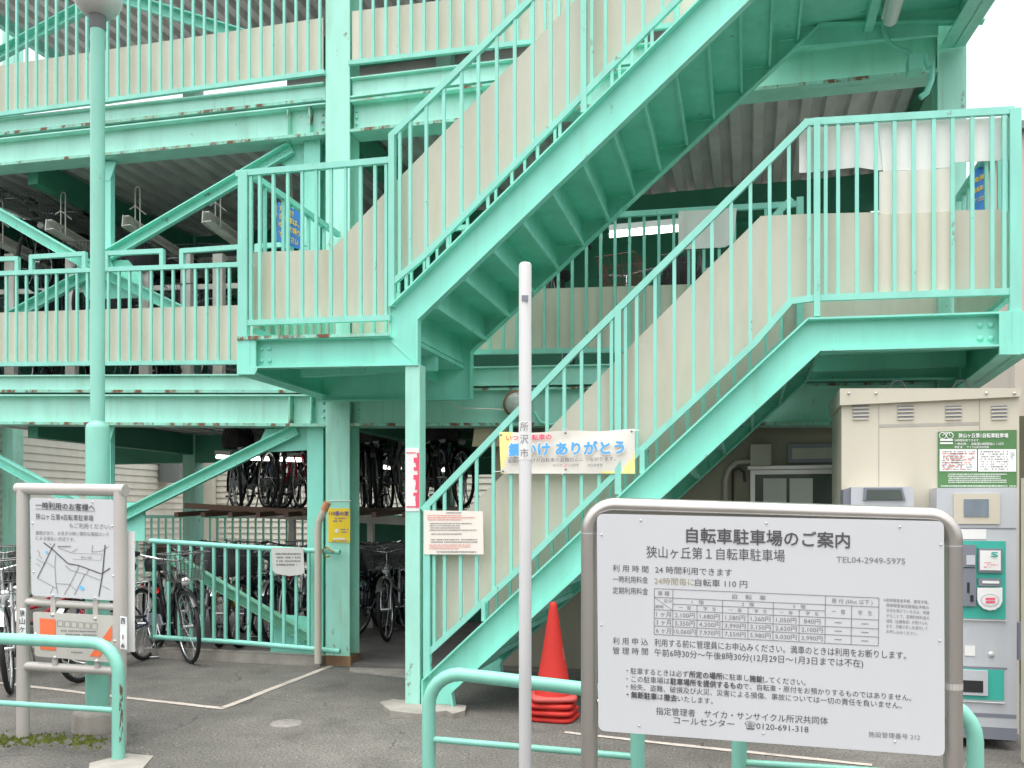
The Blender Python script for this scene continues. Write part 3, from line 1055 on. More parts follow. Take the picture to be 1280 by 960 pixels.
Yq = YS + .52
s_ = quad_sign('caution_sign', [(347.5, 252), (376, 266), (376, 312.5), (345, 301)], Yq, .006, 'sign_blue', 'tilted blue caution sign with yellow letters behind the left landing railing', 'sign')
pl = Yp(Yq)
mb = MB()
text(mb, '危険！', (350, 260), (367, 268), 8, pl, NF, 0, .02)
text(mb, '自転車は、', (350, 270), (374, 281), 8, pl, NF, 0, .02)
text(mb, 'ゆっくり降り', (349, 280), (375, 293), 8, pl, NF, 0, .02)
text(mb, 'てください', (349, 292), (373, 304), 8, pl, NF, 0, .02)
mb.build('lettering', 'yellow', s_)
Yq = YS + .78
s_ = quad_sign('caution_sign', [(1217, 214), (1228, 203), (1235, 202), (1235, 258), (1230, 263), (1217, 263)], Yq, .006, 'sign_blue', 'blue caution sign with yellow letters behind the right landing railing', 'sign')
pl = Yp(Yq)
mb = MB()
for i, s2 in enumerate(('危険！', '自転車は、', 'てください')):
    text(mb, s2, (1218, 226 + i * 13), (1233, 219 + i * 13), 6, pl, NF, 0, .02)
mb.build('lettering', 'yellow', s_)

# stickers on the support post
p_ = Yp(YS)
st = MB().plate([(506.8, 560), (524, 560), (524, 639), (506.8, 639)], YS + .008, .003).build('post_sticker', 'white')
tag(st, 'torn white and red sticker wrapped round the landing support post', 'sticker')
rnd = random.Random(5)
pts = [(525.5, 566)]
y = 566
while y < 632:
    pts.append((rnd.choice([517, 519.5, 521, 522]), y))
    y += rnd.uniform(3, 7)
    pts.append((pts[-1][0] + rnd.uniform(-1, 1), y))
pts += [(525.5, 634)]
pl = Yp(YS + .008)
mb = MB()
ys = [p[1] for p in pts]
mb.prism([pl(min(x, 524), y) + NF * .002 for x, y in pts], (0, .001, 0))
stroke(mb, [(508, 566), (520, 566)], 1.2, pl, NF)
stroke(mb, [(508, 633.5), (524, 633.5)], 1.6, pl, NF)
mb.build('red_print', 'sticker_red', st)
# yellow notice on the column
Yc = YF - .004
ys_ = MB().plate([(410, 635.5), (437.5, 635.5), (437.5, 678.5), (410.5, 677.5)], Yc - .004, .004).build('column_notice', 'yellow')
tag(ys_, 'bright yellow notice with purple heading stuck on the mint column', 'notice')
pl = Yp(Yc - .004)
mb = MB()
text(mb, '110番の家', (411.5, 641.5), (436, 642), 5.5, pl, NF, 0, .02)
scribble(mb, 415, 646, 434, 653, 2, pl, NF, 0, .5)
mb.lathe(pl(421, 663.5) + NF * .002, [(0, -.001), (.018, 0)], 14, 1, axis='y')
scribble(mb, 426, 660, 436, 667, 2, pl, NF, 0, .6)
stroke(mb, [(417, 673.5), (431, 673.5)], 2, pl, NF, 1)
scribble(mb, 412, 675, 436, 677.5, 1, pl, NF, 0, .7)
mb.build('lettering', ['ink_purple', 'ink_white'], ys_)
# wire round the column
mb = MB()
a, b = P(405, 627, YF - .012), P(439, 626, YF - .012)
mb.tube([a, (a + b) / 2 + V((0, 0, .006)), b], .004, 6)
tag(mb.build('tie_wire', 'galv'), 'thin wire tied round the mint column above the yellow notice', 'wire')

# ================================================================== banner on the stair railing
Yb_ = YS + .012
pl = Yp(Yb_)
ba = thing('banner', 'white and yellow cloth banner with blue lettering tied to the stair railing', 'banner', pl(708, 590))
nx, ny = 60, 18
mb = MB()
TLp, TRp, BRp, BLp = (624, 540), (793.5, 536), (793.5, 592), (626.5, 592)


def bil(u, v, q=(TLp, TRp, BRp, BLp)):
    a, b, c, d = q
    x = (a[0] * (1 - u) + b[0] * u) * (1 - v) + (d[0] * (1 - u) + c[0] * u) * v
    y = (a[1] * (1 - u) + b[1] * u) * (1 - v) + (d[1] * (1 - u) + c[1] * u) * v
    return x, y


grid = []
for j in range(ny + 1):
    for i in range(nx + 1):
        u, v = i / nx, j / ny
        q = pl(*bil(u, v))
        sag = math.sin(u * math.pi * 2) ** 2
        q += V((0, -.012 * math.sin(u * 9 + v * 2) * (0.3 + v * (1 - v) * 2), -.010 * sag * (1 - v)))
        grid.append(q)
fs = [(j * (nx + 1) + i, j * (nx + 1) + i + 1, (j + 1) * (nx + 1) + i + 1, (j + 1) * (nx + 1) + i) for j in range(ny) for i in range(nx)]
mb.add(grid, fs, 0, True)
for k_, (j, i) in enumerate((j, i) for j in range(ny) for i in range(nx)):
    u, v = (i + .5) / nx, (j + .5) / ny
    if u < .10 - .09 * v or (u > .90 and v > .55 + (1 - u) * 4) or (u > .75 and v > .92):
        mb.mi[k_] = 1
mb.build('cloth', ['banner', 'yellow_lt'], ba)
mb = MB()
lf = .022
text(mb, 'いつも自転車の', (634, 548), (690, 546.5), 7, pl, NF, 0, .03, lf)
text(mb, '鍵かけ ありがとう', (637, 563), (781, 559.5), 17, pl, NF, 1, .085, lf - .002)
text(mb, '鍵かけ ありがとう', (637.4, 563), (780.6, 559.5), 16, pl, NF, 2, .035, lf)
text(mb, '皆様の鍵かけが自転車の盗難防止につながります。', (636, 576.5), (770, 573.5), 5, pl, NF, 3, .01, lf)
text(mb, '所沢市', (692, 582.5), (704, 582), 3.6, pl, NF, 3, 0, lf)
text(mb, '所沢警察署', (711, 582), (724, 581.5), 3.4, pl, NF, 3, 0, lf)
text(mb, '埼玉県警察', (735, 582), (754, 581.5), 3.4, pl, NF, 3, 0, lf)
mb.lathe(pl(708, 582) + NF * lf, [(.006, 0), (.009, -.001), (.009, 0)], 12, 0, axis='y')
mb.build('lettering', ['ink_pink', 'ink_white', 'ink_blue', 'ink_grey'], ba)
for x, y in ((627, 544), (707.5, 541.5), (790, 539.5), (629.5, 589), (708, 587)):
    m2 = MB()
    m2.lathe(pl(x, y) + NF * .02, [(0, -.004), (.006, -.003), (.008, .002)], 10, axis='y')
    m2.build('grommet', 'mach_dk', ba)
for pts in ([(707, 541), (704, 536), (709, 539), (709, 534)], [(790, 539), (800, 538)], [(708, 588), (712, 593), (706, 590), (703, 594)], [(629, 589), (619, 590)]):
    m2 = MB()
    m2.tube([pl(*p) + NF * .02 for p in pts], .0025, 6)
    m2.build('tie_string', 'white', ba)

# parking notice on the stair railing
Yn = YS + .008
pl = Yp(Yn)
no = MB().plate([(530, 638), (603.5, 639), (604.5, 693), (530, 693)], Yn, .004).build('notice_board', 'paper2')
tag(no, 'cream notice of small red and black print tied at the foot of the stair railing', 'notice')
mb = MB()
scribble(mb, 557, 639.5, 577, 642.5, 1, pl, NF, 0, .9)
scribble(mb, 534, 643, 600, 651, 3, pl, NF, 1, .8)
scribble(mb, 537, 653, 596, 664, 4, pl, NF, 0, .75)
scribble(mb, 537, 666, 577, 669, 1, pl, NF, 0, .75)
scribble(mb, 537, 673, 597, 679, 2, pl, NF, 0, .7)
scribble(mb, 536, 680, 594, 687, 3, pl, NF, 1, .8)
scribble(mb, 546, 688, 601, 691.5, 1, pl, NF, 0, .8)
mb.build('lettering', ['ink_grey', 'ink_red'], no)

# ================================================================== gate in the left bay
YG = YF - .09
gt = thing('sliding_gate', 'mint barred gate closing the left bay with a notice hung on it', 'gate', P(300, 800, YG))
gtop = [(188, 676), (250, 680), (300, 683.5), (425, 690)]
gbot = [(188, 796), (300, 803), (425, 814)]
for path, nm in ((gtop, 'top_rail'), (gbot, 'bottom_rail')):
    mb = MB()
    mb.tube([P(x, y, YG) for x, y in path], .023, 10)
    mb.build(nm, 'teal_rail', gt)
for x in (193, 211, 224.5, 239, 253, 267.5, 282, 297, 311, 325, 340, 355, 370.5, 386):
    MB().bar(P(x, interp(gtop, x), YG), P(x, interp(gbot, x), YG), .024, .024).build('bar', 'teal_rail', gt)
mb = MB()
mb.tube([P(417, 690, YG - .03), P(409, 684, YG - .03), P(403, 687, YG - .03), P(405, 697, YG - .03), P(412, 695, YG - .03)], .008, 8)
mb.build('latch', 'brass', gt)
n2 = MB()
q = [(339, 684.5), (379, 684.5), (380.5, 716), (376, 718.5), (362, 720), (346, 717.5), (341, 714)]
n2.plate(q, YG - .035, .003)
o = n2.build('gate_notice', 'grey_sheet')
tag(o, 'grey white laminated notice hanging on the barred gate', 'notice')
mb = MB()
pl = Yp(YG - .035)
scribble(mb, 344, 690, 376, 708, 4, pl, NF, 0, .6)
mb.build('lettering', 'ink_grey', o)
# drain pipe in front of the gate end
mb = MB()
Yd = YG - .10
mb.tube([P(408, 632, Yd), P(398.5, 652, Yd), P(397.5, 664, Yd), P(397.5, 829, Yd)], .030, 12)
o = mb.build('drain_pipe', 'pvc')
tag(o, 'cream plastic drain pipe standing between the gate and the mint column', 'pipe')
mb = MB()
mb.tube([P(409.5, 628, Yd), P(405, 638, Yd)], .0315, 12)
mb.build('stained_elbow', 'pvc_or', o)

# ================================================================== office under the stairs
XO0, XO1 = X_at(613, 7.12), XR - .12
of = thing('office_hut', 'drab plastered attendant office tucked behind and under the stairs', 'office', ((XO0 + XO1) / 2, 7.12, 0))
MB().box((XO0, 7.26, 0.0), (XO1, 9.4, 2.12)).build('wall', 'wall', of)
ow = 7.255
a, b = P(938, 588, ow), P(1062, 700, ow)
mb = MB()
for bx in (((a.x, b.z), (a.x + .035, a.z)), ((b.x - .035, b.z), (b.x, a.z)), ((a.x + .035, a.z - .035), (b.x - .035, a.z)), ((a.x + .035, b.z), (b.x - .035, b.z + .035))):
    mb.box((bx[0][0], ow - .04, bx[0][1]), (bx[1][0], ow + .003, bx[1][1]))
fr_ = mb.build('window', 'alu', of)
MB().box((a.x + .035, ow - .02, b.z + .035), (b.x - .035, ow - .006, a.z - .035)).build('pane', 'glass', fr_)
MB().box((a.x - .02, ow - .07, a.z + .003), (b.x + .02, ow, a.z + .03)).build('sill', 'alu', fr_)
pl = Yp(ow - .025)
for i in range(2):
    MB().plate([(954 + i * 33, 598), (983 + i * 33, 598), (983 + i * 33, 640), (954 + i * 33, 640)], ow - .026, .003).build('taped_paper', 'grey_sheet', fr_)
a, b = P(985, 556, ow), P(1050, 578, ow)
mb = MB().box((a.x, ow - .03, b.z), (b.x, ow, a.z))
o = mb.build('vent', 'mach_dk', of)
MB().box((a.x + .03, ow - .036, b.z + .03), (b.x - .03, ow - .031, a.z - .03)).build('vent_cover', 'box_grey', o)
MB().box((P(925, 530, ow).x, ow - .05, P(950, 534, ow).z), (XO1, ow, P(950, 526, ow).z)).build('drip_edge', 'dark', of)
a, b = P(938, 557, ow), P(963.5, 582.5, ow)
tag(MB().box((a.x, ow - .10, b.z), (b.x, ow - .002, a.z)).build('junction_box', 'box_grey'), 'square grey junction box on the office wall above the window', 'junction box')
mb = MB()
yy = ow - .03
mb.tube([P(938, 577, yy), P(921, 578, yy), P(911, 587, yy), P(906.5, 600, yy), P(906, 720, yy)], .022, 10)
tag(mb.build('conduit', 'box_grey'), 'grey bent cable conduit running down from the wall junction box', 'conduit')
mb = MB()
mb.tube([P(931, 602, yy), P(930, 590, yy), P(924, 585, yy), P(917, 588, yy), P(916, 602, yy), P(916, 720, yy)], .010, 8)
tag(mb.build('cable', 'dark'), 'black looped cable on the office wall beside the conduit', 'cable')
# bulkhead lamp and the board beneath the beam
mb = MB()
c_ = P(646, 505, YF - .02)
mb.lathe(c_, [(0.0, -.10), (.05, -.09), (.085, -.05), (.095, -.01), (.095, .06)], 24, 0, axis='y')
o = mb.build('bulkhead_lamp', 'lampglass')
tag(o, 'round grey bulkhead lamp fixed to the beam behind the white post', 'lamp')
m2 = MB()
m2.lathe(c_, [(.094, -.02), (.115, -.015), (.115, .02), (.094, .02)], 24, 0, axis='y')
m2.build('lamp_ring', 'brown', o)
mb = MB()
mb.tube([P(545, 482, YF - .01), P(556, 500, YF - .01), P(575, 510, YF - .01), P(630, 512, YF - .01)], .006, 6)
tag(mb.build('lamp_cable', 'galv'), 'thin pale cable along the beam to the bulkhead lamp', 'cable')
mb = MB()
mb.tube([P(668, 515, YF - .01), P(676, 528, YF - .01), P(690, 531, YF - .01), P(700, 528, YF - .01)], .015, 8)
tag(mb.build('conduit', 'teal'), 'short mint conduit on the beam right of the bulkhead lamp', 'conduit')
mb = MB().plate([(593, 536), (640, 534), (640, 558), (590, 558)], YF + .12, .05)
tag(mb.build('hanging_board', 'awning'), 'stained cream board hanging under the beam behind the stairs', 'board')

# ================================================================== lights in the parking floors
def tubelight(px0, py0, px1, py1, Y, label, dY=0.0):
    a = P(px0, py0, Y)
    b = P(px1, py1, Y + dY)
    t_ = thing('fluorescent_light', label, 'light', (a + b) / 2, 'tube lights of the parking floors')
    m_ = MB()
    m_.bar(a + V((0, 0, .05)), b + V((0, 0, .05)), .05, .09)
    m_.build('housing', 'white', t_)
    m_ = MB()
    m_.tube([a, b], .022, 10)
    m_.build('tube', 'tube', t_)


tubelight(762, 294, 850, 286, 7.5, 'lit tube light on the second level seen between stair flights')
tubelight(314, 573, 376, 575, 8.8, 'lit tube light above the hanging bicycles at ground level')
tubelight(271, 571, 290, 572, 9.3, 'short lit tube light left of the brace at ground level')
tubelight(480, 584, 501, 585.5, 9.5, 'lit tube light inside the dark passage left of the support post')
tubelight(541, 586, 558, 587.5, 9.6, 'lit tube light inside the dark passage right of the support post')

# ================================================================== neighbour wall, fence, far house
nb = thing('neighbour_house', 'neighbouring house with pale grey horizontal siding beyond the parking floor', 'house', (-7.9, 9, 0))
def siding(p0, p1, z1, nrm, n):
    p0, p1, nrm = V(p0), V(p1), V(nrm)
    mb = MB()
    h = z1 / n
    for i in range(n):
        z = i * h
        a0, a1 = p0 + nrm * .028 + V((0, 0, z)), p1 + nrm * .028 + V((0, 0, z))
        b0, b1 = p0 + nrm * .010 + V((0, 0, z + h)), p1 + nrm * .010 + V((0, 0, z + h))
        mb.quad(a0, a1, b1, b0)
        mb.quad(a0, a1, p1 + nrm * .008 + V((0, 0, z)), p0 + nrm * .008 + V((0, 0, z)))
    mb.prism([p0, p1, p1 + V((0, 0, z1)), p0 + V((0, 0, z1))], -nrm * .1)
    return mb


siding((-9.8, 3.0, 0), (-9.8, 14.5, 0), 2.85, (1, 0, 0), 26).build('wall', 'siding', nb)
siding((-9.8, 14.5, 0), (-1.5, 14.5, 0), 2.85, (0, -1, 0), 26).build('wall', 'siding', nb)
MB().box((-9.78, 14.34, 0), (-9.60, 14.45, 2.85)).build('corner_trim', 'siding', nb)
MB().prism([V((-10.0, 2.8, 2.86)), V((-9.6, 2.8, 2.86)), V((-9.6, 14.3, 2.86)), V((-1.4, 14.3, 2.86)), V((-1.4, 14.8, 2.86)), V((-10.0, 14.8, 2.86))], (0, 0, .12)).build('eaves', 'meter', nb)
a, b = P(204, 576, 13.1), P(229, 603, 13.1)
tag(MB().box((a.x, 13.0, b.z), (b.x, 13.25, a.z)).build('meter_box', 'meter'), 'dark grey meter box on the pale siding wall', 'meter box')
YFE = 10.45
fe = thing('rear_fence', 'teal barred fence along the back of the parking floor', 'fence', (-6, YFE, 0))
x0, x1 = -8.3, -2.3
zt = P(230, 646, YFE).z
for z in (zt, .25):
    MB().box((x0, YFE - .02, z - .02), (x1, YFE + .02, z + .02)).build('rail', 'teal_rail', fe)
n = 52
for i in range(n + 1):
    x = x0 + (x1 - x0) * i / n
    MB().box((x - .011, YFE - .011, .25), (x + .011, YFE + .011, zt - .02)).build('bar', 'teal_rail', fe)
fh = thing('far_house', 'pinkish beige house just visible at the right edge behind the landing', 'house', (5.2, 12, 0))
p = P(1268.5, 300, 11)
MB().box((p.x, 11, 0), (p.x + 5, 15, P(1275, 165, 11).z)).build('wall', 'far_wall', fh)
MB().box((p.x - .08, 10.9, P(1275, 165, 11).z), (p.x + 5.2, 15.2, P(1275, 155, 11).z)).build('roof_edge', 'meter', fh)
pg = MB()
a = P(1285, 600, 5.1)
pg.box((a.x, 5.1, 0), (a.x + .12, 5.22, 1.5))
tag(pg.build('gate_post', 'cream'), 'pale cream post cut by the right edge beside the ticket machine', 'post')
a = P(1262, 500, 7.6)
tag(MB().box((a.x, 7.6, 0), (a.x + 3.0, 7.72, P(1275, 520, 7.6).z)).build('boundary_wall', mat('olive_wall', (0.14, 0.13, 0.085), .8, var=.2, dirt=.3)), 'dull olive wall just showing at the right edge behind the cream cabinet', 'wall')
# ================================================================== bike racks
def rack_low(px_posts, Y, z, x0, x1, label, y_back=1.7):
    t_ = thing('bicycle_rack', label, 'rack', ((x0 + x1) / 2, Y, 0), 'two tier bicycle racks')
    return t_


r2 = thing('bicycle_rack', 'galvanised two tier rack with sloping rails on the second level', 'rack', P(150, 440, 7.7), 'two tier bicycle racks')
ends = [(-20, 292), (57, 281), (153, 276), (253, 271), (345, 262)]
YR0 = 7.35
for i, (x, y) in enumerate(ends):
    a = P(x, y, YR0)
    b = a + V((0, 1.9, -.22))
    mb = MB()
    mb.bar(a, b, .012, .12, up=(0, 0, 1))
    sx = V((.05, 0, 0))
    mb.bar(a + sx + V((0, 0, -.045)), b + sx + V((0, 0, -.045)), .09, .010, up=(0, 0, 1))
    mb.bar(a + sx + V((0, 0, .045)), b + sx + V((0, 0, .045)), .05, .010, up=(0, 0, 1))
    mb.build('rail', 'galv', r2)
    c_ = a + V((.05, .16 + .02 * (i % 2), .0))
    mb = MB()
    for s2 in (-.028, .028):
        mb.tube([c_ + V((s2, 0, -.05)), c_ + V((s2, 0, .36)), c_ + V((s2 * .5, 0, .385))], .006, 6)
    mb.tube([c_ + V((-.014, 0, .385)), c_ + V((.014, 0, .385))], .006, 6)
    mb.tube([c_ + V((-.08, -.02, .16)), c_ + V((-.028, 0, .20)), c_ + V((.06, .05, .12))], .006, 6)
    mb.build('wheel_hoop', 'galv', r2)
for x in (14, 90, 182, 234, 274, 320):
    a = P(x - 6, 330, 7.75)
    b = P(x + 6, 330, 7.75)
    MB().box((a.x, 7.72, ZL2), (b.x, 7.78, P(x, 318, 7.75).z)).build('post', 'galv', r2)
a, b = P(-60, 367, 7.8), P(395, 355, 7.8)
MB().bar(a, b, .05, .04).build('crossbar', 'galv', r2)
MB().bar(P(-60, 342, 8.6), P(395, 318, 8.6), .05, .04).build('crossbar', 'galv', r2)
r1 = thing('bicycle_rack', 'brown steel upper rack carrying bicycles at ground level', 'rack', (-4.6, 9.2, 0), 'two tier bicycle racks')
zr = P(320, 640, 8.6).z
mb = MB()
a, b = P(232, 632, 8.3), P(384, 641, 8.3)
mb.bar(a, b, .06, .05)
mb.build('crossbar', 'wire_brown', r1)
MB().bar(P(262, 640, 9.3), P(520, 652, 9.3), .09, .05).build('crossbar', 'galv', r1)
for i in range(9):
    x = P(232, 632, 8.3).x + .1 + i * .32
    MB().bar((x, 8.0, zr - .03), (x, 9.8, zr + .05), .05, .05, up=(0, 0, 1)).build('rail', 'wire_brown', r1)
for x in (-5.2, -4.2, -3.3):
    MB().box((x, 9.28, .02), (x + .07, 9.34, zr)).build('post', 'galv', r1)

# ================================================================== bicycles
def make_bike(fm, basket='basket_grey', cover=False, label='', loc=(0, 0, 0)):
    r = thing('bicycle', label, 'bicycle', (0, 0, 0), 'parked bicycles')
    R = .325
    xr, xf = -.48, .58
    def wheel(x):
        mb = MB()
        k_ = 28
        ring = lambda rad: [V((x + rad * math.cos(2 * math.pi * i / k_), 0, R + rad * math.sin(2 * math.pi * i / k_))) for i in range(k_)]
        mb.tube(ring(R - .034), .010, 6, closed=True)
        mb.tube([(x, -.045, R), (x, .045, R)], .018, 8)
        w_ = mb.build('wheel', 'chrome', r)
        mb = MB()
        mb.tube(ring(R - .018), .019, 8, closed=True)
        mb.build('tyre', 'rubber', w_)
        mb = MB()
        for i in range(16):
            t_ = 2 * math.pi * i / 16
            s2 = .03 if i % 2 else -.03
            mb.tube([(x + .015 * math.cos(t_ + .5), s2, R + .015 * math.sin(t_ + .5)), (x + (R - .04) * math.cos(t_), 0, R + (R - .04) * math.sin(t_))], .0018, 4, caps=False)
        mb.build('spokes', 'chrome', w_)
    wheel(xr)
    wheel(xf)
    bb = V((-.05, 0, .29))
    hd0, hd1 = V((.44, 0, .62)), V((.41, 0, .78))
    mb = MB()
    mb.tube([hd0, hd1], .020, 8)
    mb.tube([hd0 + V((.0, 0, .02)), V((.18, 0, .44)), bb], .018, 8)
    mb.tube([hd1 + V((.01, 0, -.03)), V((.20, 0, .55)), V((-.10, 0, .46))], .016, 8)
    st1 = V((-.20, 0, .76))
    mb.tube([bb, st1], .016, 8)
    for s2 in (-.05, .05):
        mb.tube([bb + V((0, s2 * .5, 0)), (xr, s2, R)], .010, 6)
        mb.tube([V((-.16, s2 * .4, .62)), (xr, s2, R)], .009, 6)
    mb.build('frame', fm, r)
    mb = MB()
    for s2 in (-.05, .05):
        mb.tube([hd0 + V((.0, s2 * .8, 0)), hd0 + V((.03, s2, -.06)), (xf - .03, s2, R + .12), (xf, s2, R)], .011, 6)
    mb.tube([hd0 + V((0, -.045, 0)), hd0 + V((0, .045, 0))], .012, 6)
    mb.build('fork', fm, r)
    mb = MB()
    mb.tube([hd1, V((.39, 0, .90))], .012, 8)
    mb.tube([V((.14, -.30, .97)), V((.25, -.29, .98)), V((.38, -.15, .93)), V((.39, 0, .90)), V((.38, .15, .93)), V((.25, .29, .98)), V((.14, .30, .97))], .011, 8)
    for s2 in (-1, 1):
        mb.tube([V((.33, .24 * s2, .95)), V((.24, .26 * s2, .925)), V((.17, .285 * s2, .93))], .006, 6)
    mb.build('handlebar', 'chrome', r)
    for s2 in (-1, 1):
        mb = MB()
        mb.tube([V((.12, .302 * s2, .968)), V((.23, .292 * s2, .979))], .018, 8)
        mb.build('grip', 'dark', r)
    mb = MB()
    a = V((-.22, 0, .83))
    mb.tube([st1, a], .012, 8)
    mb.tube([a + V((-.12, 0, .035)), a + V((-.06, 0, .04)), a + V((.04, 0, .03)), a + V((.14, 0, .025))], [.055, .085, .055, .022], 12)
    for i, p_ in enumerate(mb.v):
        if p_.z > a.z:
            p_.z = a.z + (p_.z - a.z) * .62
    mb.build('saddle', 'dark', r)
    for x, a0, a1 in ((xr, 20, 200), (xf, 35, 190)):
        mb = MB()
        pts = []
        for i in range(13):
            t_ = math.radians(a0 + (a1 - a0) * i / 12)
            pts.append((x + (R + .016) * math.cos(t_), R + (R + .016) * math.sin(t_)))
        vs_ = []
        for px, pz in pts:
            vs_ += [V((px, -.026, pz)), V((px, 0, pz + .008)), V((px, .026, pz))]
        fs = []
        for i in range(12):
            for j in range(2):
                fs.append((i * 3 + j, i * 3 + j + 1, i * 3 + j + 4, i * 3 + j + 3))
        mb.add(vs_, fs, 0, True)
        mb.build('mudguard', 'chrome' if fm != 'bike_black' else 'bike_black', r)
    mb = MB()
    mb.prism([V((-.53, -.06, .36)), V((-.03, -.06, .39)), V((.05, -.06, .30)), V((-.03, -.06, .23)), V((-.52, -.06, .29))], (0, -.02, 0))
    mb.build('chain_guard', 'mach_dk' if fm != 'bike_white' else 'bike_white', r)
    mb = MB()
    mb.tube([bb + V((0, -.09, 0)), bb + V((0, .09, 0))], .012, 8)
    mb.tube([bb + V((0, -.09, 0)), bb + V((.10, -.09, -.13))], .009, 6)
    mb.tube([bb + V((0, .09, 0)), bb + V((-.10, .09, .13))], .009, 6)
    mb.build('crank', 'chrome', r)
    for s2, d_ in ((-1, V((.10, 0, -.13))), (1, V((-.10, 0, .13)))):
        c_ = bb + d_ + V((0, .14 * s2, 0))
        MB().cbox(c_, .09, .08, .022).build('pedal', 'dark', r)
    mb = MB()
    for s2 in (-.05, .05):
        mb.tube([V((-.24, s2, .70)), V((-.62, s2, .70)), V((-.68, s2, .70))], .007, 6)
        mb.tube([V((-.56, s2, .70)), (xr, s2, R)], .006, 6)
    for i in range(4):
        mb.tube([V((-.30 - i * .11, -.06, .70)), V((-.30 - i * .11, .06, .70))], .005, 6)
    mb.build('rear_rack', 'chrome', r)
    mb = MB()
    for s2 in (-.09, .09):
        mb.tube([(xr, s2 * .6, R), (xr - .06, s2 * 1.1, .015)], .009, 6)
    mb.tube([(xr - .06, -.11, .012), (xr - .06, .11, .012)], .009, 6)
    mb.build('kickstand', 'chrome', r)
    mb = MB()
    mb.lathe(V((.52, .02, .72)), [(0.0, .055), (.034, .05), (.038, .02), (.026, -.03), (0, -.035)], 12, axis='x')
    mb.build('headlamp', 'lamp_white', r)
    mb = MB()
    mb.lathe(V((-.80, 0, .60)), [(0, -.012), (.03, -.008), (.03, .008)], 12, axis='x')
    mb.build('reflector', 'reflector', r)
    if basket:
        mb = MB()
        lo_ = [V((.46, -.12, .74)), V((.72, -.12, .74)), V((.72, .12, .74)), V((.46, .12, .74))]
        hi_ = [V((.43, -.17, .98)), V((.80, -.17, .98)), V((.80, .17, .98)), V((.43, .17, .98))]
        for s2 in range(4):
            j = (s2 + 1) % 4
            mb.tube([hi_[s2], hi_[j]], .006, 6)
            mb.tube([lo_[s2], lo_[j]], .004, 5)
            for i in range(9):
                f_ = i / 9
                mb.tube([lo_[s2].lerp(lo_[j], f_), hi_[s2].lerp(hi_[j], f_)], .0025, 4, caps=False)
            for h in (.33, .66):
                mb.tube([lo_[s2].lerp(hi_[s2], h), lo_[j].lerp(hi_[j], h)], .0025, 4, caps=False)
        for i in range(5):
            f_ = i / 4
            mb.tube([lo_[0].lerp(lo_[3], f_), lo_[1].lerp(lo_[2], f_)], .003, 4, caps=False)
        mb.build('basket', basket, r)
    if cover:
        mb = MB()
        rr = random.Random(9)
        for j in range(5):
            for i in range(9):
                t_ = 2 * math.pi * i / 8
                rad = (.15 + .05 * math.sin(j * .9 + .4)) * (1 + rr.uniform(-.12, .12)) * (1 if j < 4 else .3)
                mb.v.append(V((.60 + rad * 1.1 * math.cos(t_), rad * math.sin(t_), .70 + j * .075 + rr.uniform(-.01, .01))))
        for j in range(4):
            for i in range(8):
                mb.f.append((j * 9 + i, j * 9 + i + 1, (j + 1) * 9 + i + 1, (j + 1) * 9 + i)); mb.mi.append(0); mb.sm.append(True)
        mb.build('basket_cover', 'cloth', r)
    r.location = loc
    return r


def face(rear, front):
    d = V(front) - V(rear)
    return math.atan2(d.y, d.x)


# the black bicycle in front of the gate
fpt = G(238, 829)
rear = V((fpt.x - .82, fpt.y + .64, 0))
rz = face(rear, fpt)
mid = fpt - V((math.cos(rz), math.sin(rz), 0)) * .58
b_black = make_bike('bike_black', 'basket_grey', False, 'glossy black bicycle with its front wheel turned to the street before the gate', (mid.x, mid.y, 0))
b_black.rotation_euler = (math.radians(4), 0, rz)
b_silver = make_bike('bike_silver', 'basket_grey', False, 'silver bicycle with chrome handlebars behind the left of the map board', (0, 0, 0))
p_ = G(22, 850)
b_silver.location = (p_.x, p_.y, 0)
b_silver.rotation_euler = (math.radians(5), 0, math.radians(-50))
b_red = make_bike('bike_red', 'basket_grey', False, 'small red framed bicycle with a round red reflector behind the map board post', (0, 0, 0))
p_ = G(20, 838)
b_red.location = (p_.x, p_.y, 0)
b_red.rotation_euler = (math.radians(3), 0, math.radians(28))
b_cov = make_bike('bike_blue', 'basket_grey', True, 'dark bicycle with a black covered front basket behind the map board', (0, 0, 0))
p_ = P(148, 645, 6.35)
b_cov.location = (p_.x, 6.35, 0)
b_cov.rotation_euler = (math.radians(4), 0, math.radians(-78))
b_wht = make_bike('bike_white', 'wire_brown', False, 'white bicycle parked behind the gate bars in the left bay', (0, 0, 0))
p_ = P(262, 700, 8.3)
b_wht.location = (p_.x, 8.2, .022)
b_wht.rotation_euler = (0, 0, math.radians(-76))
b_gold = make_bike('bike_gold', 'basket_grey', True, 'yellow framed bicycle with a black basket cover behind the gate', (0, 0, 0))
p_ = P(292, 700, 8.1)
b_gold.location = (p_.x, 8.1, .022)
b_gold.rotation_euler = (0, 0, math.radians(-70))

GRP = 'parked bicycles'
D = math.radians
